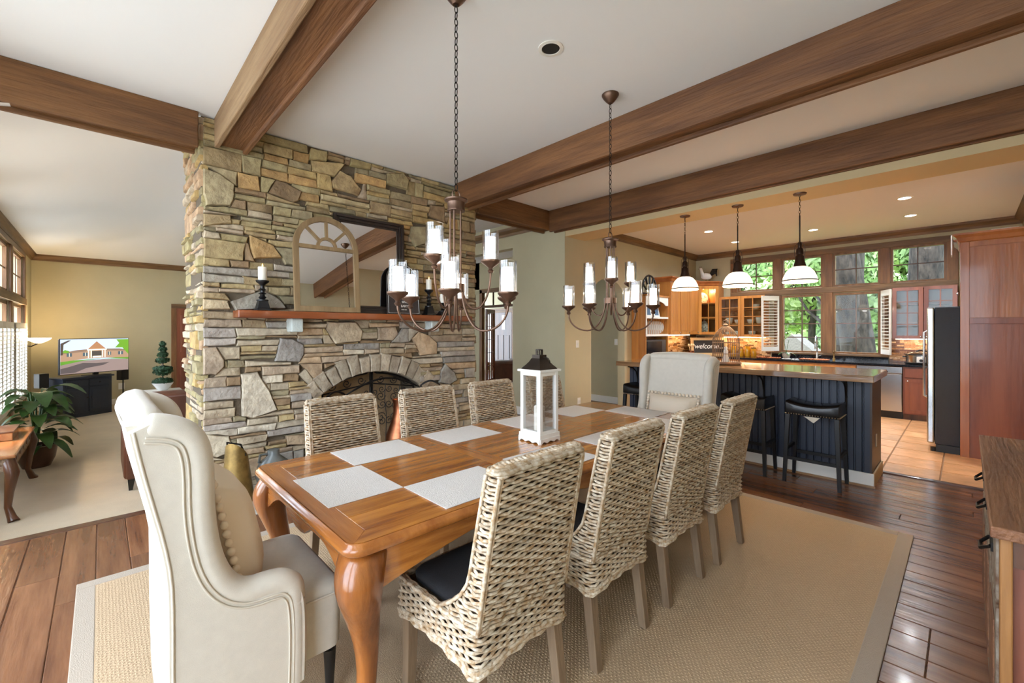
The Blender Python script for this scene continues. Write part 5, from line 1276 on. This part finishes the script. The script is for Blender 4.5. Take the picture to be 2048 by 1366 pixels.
# switches and outlets
def plate_x(name, label, x, y, z, w, h, n):
    t = thing(name, label, name.replace('_', ' ').split(' ')[-1] if False else 'switch plate', (x, y, z)); box('plate', m_white, t, 0, -w/2, -h/2, .006, w/2, h/2, bev=.002)
    for i in range(n): box('toggle', m_china, t, .006, -w/2+w*(i+.5)/n-.008, -.02, .012, -w/2+w*(i+.5)/n+.008, .02)
plate_x('switch_plate', 'single white light switch on the wall beside the arched passage', -4.399, 5.67, 1.25, .08, .12, 1); plate_x('wall_outlet', 'white wall outlet with a small plug-in device near the floor by the passage', -4.399, 5.71, .30, .08, .13, 2)
t = thing('switch_plate', 'wide three-gang white switch plate on the wall inside the passage', 'switch plate', (-4.78, 7.499, 1.24)); box('plate', m_white, t, -.1, -.006, -.06, .1, 0, .06, bev=.002)
for i in range(3): box('toggle', m_china, t, -.07+i*.06, -.012, -.02, -.05+i*.06, -.006, .02)
# ================================================================== LIVING ROOM
t = thing('leather_sofa', 'brown leather sofa backing onto the stone chimney in the living room', 'sofa', (-5.87, .17, SL))
# local x to -1 (front), y along
MB().prism([(0, .12), (-.30, .12), (-.25, .93), (-.20, .985), (-.10, .985), (-.03, .95)], 'y', 0.02, 1.95).obj('backrest', m_brown, t, smooth=60, bev=.02)
for yy in (0, 1.75): MB().prism([(-.02, .12), (-.92, .12), (-.93, .52), (-.90, .60), (-.60, .63), (-.32, .72), (-.14, .92), (-.04, .94)], 'y', yy, yy+.22).obj('arm', m_brown, t, smooth=50, bev=.03)
box('seat_base', m_brown, t, -.90, .2, .12, -.2, 1.78, .34, bev=.02)
for i in range(2): box('seat_cushion', m_brown, t, -.92, .225+i*.765, .34, -.28, .98+i*.765, .48, bev=.04, seg=3)
for x in (-.06, -.86):
    for yy in (.06, 1.9): MB().rings([[(x-.02+dx, yy-.02+dy, 0) for dx, dy in ((0, 0), (.03, 0), (.03, .03), (0, .03))], [(x-.03, yy-.03, .13), (x+.03, yy-.03, .13), (x+.03, yy+.03, .13), (x-.03, yy+.03, .13)]]).obj('leg', m_black, t)
# tv stand
ang = math.atan2(.83, -.56)      # along the front
t = thing('tv_console', 'navy-black television cabinet with two panelled doors in the living room corner', 'cabinet', (-11.42, -.50, SL), ang)
Wd, Dp, Hh = .80, .42, .76       # local +y points away from the room
box('carcass', m_navy, t, 0, 0, 0, Wd, Dp, Hh-.03); box('top', m_navy, t, -.03, -.03, Hh-.03, Wd+.03, Dp, Hh, bev=.005)
for i in range(2):
    x0 = .05+i*.355; d = box('door', m_navy, t, x0, -.015, .08, x0+.345, 0, .55, bev=.004); box('panel', m_navy, d, x0+.05, -.021, .13, x0+.295, -.014, .50, bev=.006); MB().sphere((x0+(.32 if i == 0 else .025), -.03, .36), .014, 8, 6).obj('knob', m_black, d, smooth=60)
    d = box('drawer', m_navy, t, x0, -.015, .57, x0+.345, 0, .70, bev=.004); MB().sphere((x0+.17, -.03, .635), .013, 8, 6).obj('knob', m_black, d, smooth=60)
t = thing('television', 'flat television showing a stone house with a gabled porch', 'television', (-11.66, -.30, SL+Hh+.001), ang)
TW, TH = 1.18, .675; zb = .05; x0 = -.30
box('stand_foot', m_black, t, x0+.4, -.08, 0, x0+.8, .1, .012); box('stand_neck', m_black, t, x0+.55, .0, .01, x0+.63, .04, .12)
box('housing', m_black, t, x0, 0, zb, x0+TW, .04, zb+TH, bev=.006)
def scr(name, col, poly, k, e=.55):
    m_ = M('screen_'+name, col, .4, emit=e) if name not in KIDS else KIDS[name]; KIDS[name] = m_
    MB().prism([(x0+.012+a*(TW-.024), zb+.012+b*(TH-.024)) for a, b in poly], 'y', -.0012*k-.0005, -.0012*k+.0004).obj('screen_'+name, m_, t)
scr('sky', (176,196,226), [(0, 0), (1, 0), (1, 1), (0, 1)], 1); scr('drive', (128,112,108), [(0, 0), (1, 0), (1, .34), (.6, .38), (.3, .36), (0, .26)], 2); scr('lawn', (86,130,46), [(0, .26), (.3, .36), (.6, .40), (1, .34), (1, .42), (0, .38)], 3)
scr('stonework', (150,122,100), [(0, .36), (.38, .42), (.64, .42), (1, .40), (1, .64), (.66, .68), (.36, .68), (0, .60)], 4); scr('roof', (122,100,84), [(0, .60), (.2, .68), (.38, .70), (.38, .64), (.03, .58)], 5); scr('roof', (122,100,84), [(.64, .64), (.64, .70), (.85, .69), (1, .64), (1, .61)], 5)
scr('trees', (96,140,44), [(.78, .72), (.85, .86), (.80, .98), (1, .98), (1, .5), (.95, .6), (.90, .72)], 6); scr('trees', (96,140,44), [(0, .62), (.06, .7), (.12, .66), (.1, .6)], 6); scr('trunk', (70,60,50), [(0, .55), (.03, .55), (.04, .85), (.14, .97), (.1, .97), (0, .88)], 6)
scr('gable', (152,110,78), [(.36, .68), (.50, .93), (.65, .68)], 7); scr('cream', (226,216,190), [(.36, .66), (.65, .66), (.65, .70), (.36, .70)], 8); 
for a in (.38, .42, .585, .625): scr('cream', (226,216,190), [(a-.008, .44), (a+.008, .44), (a+.008, .66), (a-.008, .66)], 8)
scr('porch', (70,66,60), [(.43, .44), (.575, .44), (.575, .64), (.43, .64)], 7); scr('cream', (226,216,190), [(.44, .44), (.57, .44), (.57, .49), (.44, .49)], 8)
for a, b in ((.08, .15), (.30, .37), (.67, .72), (.83, .91)): scr('glazing', (70,84,92), [(a, .50), (b, .50), (b, .60), (a, .60)], 8); scr('cream', (226,216,190), [((a+b)/2-.004, .50), ((a+b)/2+.004, .50), ((a+b)/2+.004, .60), ((a+b)/2-.004, .60)], 9)
scr('tree_shade', (80,72,72), [(.0, .02), (.2, .03), (.35, .14), (.6, .20), (.7, .28), (.5, .27), (.3, .3), (.1, .2), (0, .16)], 4)
for i, (dx, lab) in enumerate(((-.42, 'black cube speaker beside the television cabinet near the plant'), (.92, 'black cube speaker beside the television cabinet near the outlet'))):
    c = thing('speaker_on_stand', lab, 'speaker', (-11.5+dx*-.56-.25, -.4+dx*.83-.02, SL), ang, 'black speakers flanking the television'); MB().tube([(0, 0, .02), (0, 0, .60)], .012, 8).obj('pole', m_black, c); MB().lathe([(.1, 0), (.1, .02)], seg=18).obj('base', m_black, c); box('cabinet', m_black, c, -.07, -.06, .60, .07, .08, .86, bev=.006)
c = thing('wall_outlet', 'white outlet plate low on the far living room wall', 'outlet', (XF, .34, .22)); box('plate', m_white, c, .001, -.05, -.07, .008, .05, .07, bev=.003); box('socket', m_china, c, .008, -.02, -.04, .011, .02, .04)
# topiary on a white table
t = thing('side_table', 'small white side table behind the brown sofa', 'table', (-10.2, .83, SL)); box('top', m_white, t, -.28, -.28, .50, .28, .28, .54, bev=.006)
for sx in (-1, 1):
    for sy in (-1, 1): box('leg', m_white, t, sx*.23-.02, sy*.23-.02, 0, sx*.23+.02, sy*.23+.02, .5)
t = thing('topiary', 'spiral dark green topiary in a white bowl on the side table', 'plant', (-10.2, .83, SL+.54))
MB().lathe([(.06, 0), (.09, .03), (.15, .12), (.16, .14), (.14, .14), (.10, .06)], seg=22).obj('pot', m_china, t, smooth=50); MB().tube([(0, 0, .1), (.01, 0, .4), (0, 0, .88)], .012, 6).obj('trunk', m_dkwood, t)
def tuft(g, c, r, n, s=.035):
    for _ in range(n):
        d = Vector((random.gauss(0, 1), random.gauss(0, 1), random.gauss(0, 1))).normalized(); p = Vector(c)+Vector((d.x*r[0], d.y*r[1], d.z*r[2]))*random.uniform(.6, 1)
        a = d.orthogonal().normalized(); b = d.cross(a); th = random.random()*6.28; u = a*math.cos(th)+b*math.sin(th)+d*.4; v = b*math.cos(th)-a*math.sin(th)
        k = len(g.v); g.v += [tuple(p-u*s*.6), tuple(p+v*s*.4), tuple(p+u*s), tuple(p-v*s*.4)]; g.f.append((k, k+1, k+2, k+3))
g = MB()
for z, r in ((.17, .17), (.40, .15), (.55, .11), (.66, .085), (.76, .06), (.85, .045)): tuft(g, (0, 0, z), (r, r, .05 if z > .3 else .06), int(2200*r*1.3), .035)
tuft(g, (0, 0, .36), (.15, .15, .09), 400)
g.obj('foliage', m_leafd, t, kind='stuff')
# console table with carved apron and its lamp
m_cons = WOOD('console_top', (150,96,56), (186,128,80), 0, .25, coat=.5); m_carv = M('carved_apron', (150,128,104), .6, col2=(96,66,44), nscale=22, bump=.6)
t = thing('console_table', 'long console table with carved apron and cabriole legs below the windows', 'table', (-6.42, -.73, SL))
hl_ = .74; box('top', m_cons, t, -hl_-.03, -.2, .545, hl_+.03, .2, .575, bev=.01); box('apron', m_carv, t, -hl_, .14, .44, hl_, .17, .545); box('apron', m_carv, t, -hl_, -.17, .44, hl_, -.14, .545)
for s in (-1, 1): box('apron', m_carv, t, s*hl_-.015, -.15, .44, s*hl_+.015, .15, .545)
for i in range(26):
    MB().prism([(-hl_+.02+i*.056, .44), (-hl_+.048+i*.056, .405), (-hl_+.072+i*.056, .44)], 'y', .145, .168).obj('scallop', m_carv, t)
for i in range(6): box('carved_block', m_dkwood, t, -hl_+.1+i*.25, .168, .465, -hl_+.18+i*.25, .176, .52, bev=.004)
for sx in (-1, 1):
    for sy in (-1, 1):
        MB().tube([(sx*(hl_-.03), sy*.15, .53), (sx*(hl_+.015), sy*.18, .42), (sx*(hl_-.01), sy*.16, .25), (sx*(hl_-.03), sy*.15, .12), (sx*(hl_+.0), sy*.175, .035), (sx*(hl_+.025), sy*.19, .0)], [.045, .046, .03, .024, .03, .038], 10).obj('leg', m_dkwood, t, smooth=60)
t = thing('wooden_box', 'low wooden tray box on the console table', 'box', (-6.62, -.70, SL+.576)); box('case', m_cons, t, -.22, -.08, 0, .22, .08, .075, bev=.006); box('lid', m_dkwood, t, -.23, -.09, .075, .23, .09, .09, bev=.004)
t = thing('table_lamp', 'table lamp with a square cream shade on the console table', 'lamp', (-6.55, -.90, SL+.576))
MB().lathe([(.07, 0), (.07, .02), (.025, .05), (.05, .12), (.055, .2), (.03, .3), (.012, .36), (.012, .46)], seg=18).obj('base', m_copper, t, smooth=50)
m_sh = M('lit_cream_shade', (244,226,196), .8, emit=.35); MB().rings([[(-a, -a, z), (a, -a, z), (a, a, z), (-a, a, z)] for a, z in ((.13, .42), (.105, .70))], cap=False).obj('shade', m_sh, t)
l = bpy.data.lights.new('bulb', 'POINT'); l.energy = 12; l.color = (1, .78, .5); l.shadow_soft_size = .04
o = bpy.data.objects.new('bulb', l); COL.objects.link(o); o.parent = t; o.location = (0, 0, .55)
# big leafy plant
t = thing('potted_plant', 'large broad-leaved green plant in a brown pot beside the console table', 'plant', (-7.75, -.56, SL))
MB().lathe([(.12, 0), (.16, .10), (.18, .24), (.19, .26), (.17, .26), (.16, .2)], seg=24).obj('pot', M('brown_glaze', (92,66,52), .35, var=.2), t, smooth=50)
for i in range(46):
    a = i*2.4; zz = .22+.72*(i/46)**.8; rr_ = .10+.08*random.random(); d = (math.cos(a), math.sin(a)); ln_ = random.uniform(.24, .38)
    if d[1] < -.35: ln_ *= .7
    leaf(MB(), (d[0]*rr_*.6, d[1]*rr_*.6, zz), d, ln_, random.uniform(.06, .085), random.uniform(.7, 1.2), up=random.uniform(.3, .8)).obj('leaf', m_leaf, t, smooth=180)
for i in range(5): MB().tube([(0, 0, .2), (.03*math.cos(i*1.3), .03*math.sin(i*1.3), .5), (.08*math.cos(i*1.3), .08*math.sin(i*1.3), .9)], .01, 5).obj('stem', m_leaf, t)
# sconce
t = thing('wall_sconce', 'lit alabaster bowl sconce on the living room wall by the shutters', 'sconce', (-11.98, YB+.01, 1.30)); m_al = M('lit_alabaster', (255,226,180), .5, emit=4)
MB().lathe([(.03, -.07), (.09, -.04), (.15, .0), (.17, .03), (.16, .03), (.10, -.02)], (0, .17, 0), 22).obj('bowl', m_al, t, smooth=50); MB().tube([(0, 0, -.12), (0, .08, -.12), (0, .16, -.07)], .012, 8).obj('arm', m_iron, t); MB().lathe([(.05, 0), (.05, .01)], seg=16).xf(Matrix.Translation((0, 0, -.12)) @ Matrix.Rotation(-PI/2, 4, 'X')).obj('back_plate', m_iron, t)
l = bpy.data.lights.new('bulb', 'POINT'); l.energy = 14; l.color = (1, .75, .45); l.shadow_soft_size = .05
o = bpy.data.objects.new('bulb', l); COL.objects.link(o); o.parent = t; o.location = (0, .17, .10)
# living-room shutters
for k, (a, b) in enumerate(LW[:3]):
    for i in range(4):
        w = (b-a)/4-.006
        s_ = shutter('louvered_shutter', 'white louvered window shutter in the living room bay ' + ('beside the lit sconce', 'behind the leafy plant', 'above the console table')[k], a+.003+i*(b-a)/4, YB+.045, 0, w, .27, 1.60); s_['group'] = 'living room window shutters'
# ================================================================== FOYER
d = struct('door_2')
for q in ((-8.62, -8.52), (-6.95, -6.85)): box('jamb', m_trimz, d, q[0], 7.05, 0, q[1], 7.15, 2.5)
box('head', m_trim, d, -8.62, 7.05, 2.42, -6.85, 7.15, 2.52); box('transom_bar', m_dkwood, d, -8.52, 7.06, 2.04, -6.95, 7.14, 2.10)
for i in range(1, 4): box('transom_mullion', m_dkwood, d, -8.52+i*.39-.01, 7.08, 2.10, -8.52+i*.39+.01, 7.12, 2.42)
box('transom_pane', m_pane, d, -8.52, 7.098, 2.10, -6.95, 7.102, 2.42)
st(box('wall_foyer_front', m_wall, None, -9.6, 7.05, 2.52, -4.56, 7.15, 3.2)); st(box('wall_foyer_left', m_wall, None, -13.0, 7.05, 0, -8.62, 7.15, 3.2)); st(box('wall_foyer_right', m_wall, None, -6.85, 7.05, 0, -6.3, 7.15, 2.52))
def french(loc, rz):
    d = struct('door_3'); d.location = loc; d.rotation_euler = (0, 0, rz); w, h = .62, 2.02
    for q in ((0, 0, .09, h), (w-.09, 0, w, h), (.09, 0, w-.09, .2), (.09, h-.1, w-.09, h)): box('stile', m_cherryr, d, q[0], -.02, q[1], q[2], .02, q[3])
    for i in range(1, 3): box('muntin', m_cherryr, d, .09+i*(w-.18)/3-.009, -.012, .2, .09+i*(w-.18)/3+.009, .012, h-.1)
    for i in range(1, 5): box('muntin', m_cherryr, d, .09, -.011, .2+i*(h-.3)/5-.009, w-.09, .011, .2+i*(h-.3)/5+.009)
    for i in range(3):
        for j in range(5): box('pane', m_pane, d, .09+i*(w-.18)/3, -.002, .2+j*(h-.3)/5, .09+(i+1)*(w-.18)/3, .002, .2+(j+1)*(h-.3)/5)
    for z in (.35, 1.05, 1.7): box('hinge', m_brass, d, -.012, -.026, z, .02, -.018, z+.1)
french((-8.50, 7.17, 0), math.radians(118))
d = struct('door_4'); box('leaf', m_dkwood, d, -11.87, 10.33, 0, -10.87, 10.39, 2.1)
for a in (-11.77, -11.47, -11.17): box('plank_panel', m_dkwood, d, a, 10.315, .1, a+.2, 10.332, 1.3, bev=.006)
m_day = M('glass_daylight_glow', (220,232,240), .3, emit=.7)  # door glass glows by emission, in place of daylight from outside
box('door_glass', m_day, d, -11.34, 10.31, 1.5, -11.2, 10.332, 2.0)
for a in (-12.14, -10.80): box('sidelight', m_day, d, a, 10.34, .3, a+.2, 10.39, 2.05); box('sidelight_post', m_trimz, d, a-.05, 10.32, 0, a, 10.39, 2.15); box('sidelight_post', m_trimz, d, a+.2, 10.32, 0, a+.25, 10.39, 2.15)
box('head', m_trim, d, -12.2, 10.31, 2.1, -10.5, 10.39, 2.25)
t = thing('leather_club_chair', 'dark brown leather club chair in the foyer beyond the french doors', 'armchair', (-8.75, 8.45, 0), math.radians(100))
box('seat', m_brown, t, -.3, -.3, .1, .3, .42, .46, bev=.05, seg=3)
MB().prism([(-.32, .1), (.32, .1), (.34, .75), (.28, .90), (.12, .97), (-.12, .97), (-.28, .90), (-.34, .75)], 'y', -.46, -.26).obj('backrest', m_brown, t, smooth=50, bev=.05, seg=3)
for s in (-1, 1):
    MB().prism([(s*.27, .08), (s*.44, .08), (s*.44, .50), (s*.47, .56), (s*.45, .63), (s*.37, .66), (s*.29, .63), (s*.26, .56)], 'y', -.42, .44).obj('arm', m_brown, t, smooth=60, bev=.02)
    for yy in (-.36, .36): MB().lathe([(.02, 0), (.032, .09)], (s*.34, yy, 0), 10).obj('foot', m_black, t)
# ================================================================== OUTDOORS
st(box('floor_added_ground', M('added_ground_pale', (206,200,190), .9, var=.06), None, -22, -16, -.5, 12, YB-.16, -.3))  # pale ground added outside to cut sky light rising onto the ceiling
st(box('floor_garden', m_grass, None, -30, 10.45, -1.3, 30, 60, -.7))
def tree(label, x, y, r, h, lean, crown_, mat, cr=(2.6, 2.6, 2.2), n=2600, s=.22):
    t = thing('garden_tree', label, 'tree', (x, y, -.75), 0, 'trees outside the kitchen windows')
    pts = [(lean*(i/8)**1.3, .15*math.sin(i), h*i/8) for i in range(9)]
    MB().tube(pts, [r*(1.35 if i == 0 else 1-.05*i) for i in range(9)], 14).obj('trunk', m_bark, t, smooth=60)
    if r < .3:
        for i in range(5):
            a = i*1.3+x; b = pts[4+i % 3]; MB().tube([b, (b[0]+.6*math.cos(a), b[1]+.3*math.sin(a), b[2]+.6), (b[0]+1.1*math.cos(a), b[1]+.5*math.sin(a), b[2]+1.5)], [r*.5, r*.35, r*.15], 6).obj('branch', m_bark, t, smooth=60)
    g = MB()
    for c in crown_: tuft(g, c, cr, n, s)
    g.obj('foliage', mat, t, kind='stuff')
tree('huge old trunk with grey bark right outside the sink window', -1.60, 12.6, .36, 8, -.9, [(0, .6, 8)], m_fol, (.5, .5, .8), n=300)
tree('thick bark trunk beyond the plate window, leaning to the house', -2.35, 14.6, .40, 8, .5, [(0, .6, 8)], m_fol2, (.5, .5, .8), n=300)
tree('broad bark trunk outside the transom above the glass cabinet', -.72, 13.4, .36, 8, .3, [(0, .6, 8)], m_fol, (.5, .5, .8), n=300)
tree('second broad trunk outside the transom above the glass cabinet', .25, 12.9, .34, 8, .75, [(0, .6, 8)], m_fol2, (.5, .5, .8), n=300)
tree('slender branching tree behind the garden shed', -3.9, 18.5, .14, 5, .3, [(0, 0, 5), (1, .6, 3.6), (-1, .3, 3.2)], m_fol, (1.5, 1.3, 1.2), 1500, .16)
tree('young multi-branched tree on the lawn', -2.9, 17.2, .12, 4.5, -.3, [(0, 0, 4.4), (.8, .6, 3.0)], m_fol2, (1.4, 1.2, 1.1), 1300, .16)
random.seed(21)
for i in range(13):
    x = -13+i*1.75; tree('leafy background tree in the hedge line beyond the lawn', x, 24+random.uniform(0, 4), .16, 5, .2, [(0, 0, z) for z in (1.2, 3.4, 5.8, 8.0)], (m_fol, m_fol2)[i % 2], (1.35, 1.2, 1.5), 3000, .2)
t = thing('garden_shed', 'small wooden garden playhouse with a pitched roof on the lawn', 'shed', (-3.55, 15.3, -.7)); m_shw = M('shed_boards', (176,140,108), .8, var=.12, nscale=8); box('wall', m_shw, t, -.5, -.4, 0, .5, .4, 1.55)
MB().prism([(-.62, 1.5), (.62, 1.5), (.5, 1.6), (0, 2.05), (-.5, 1.6)], 'y', -.5, .5).obj('roof', M('shed_shingles', (128,122,116), .9, var=.2, nscale=20), t); box('opening', m_dkwood, t, -.12, -.405, .9, .2, -.398, 1.2)
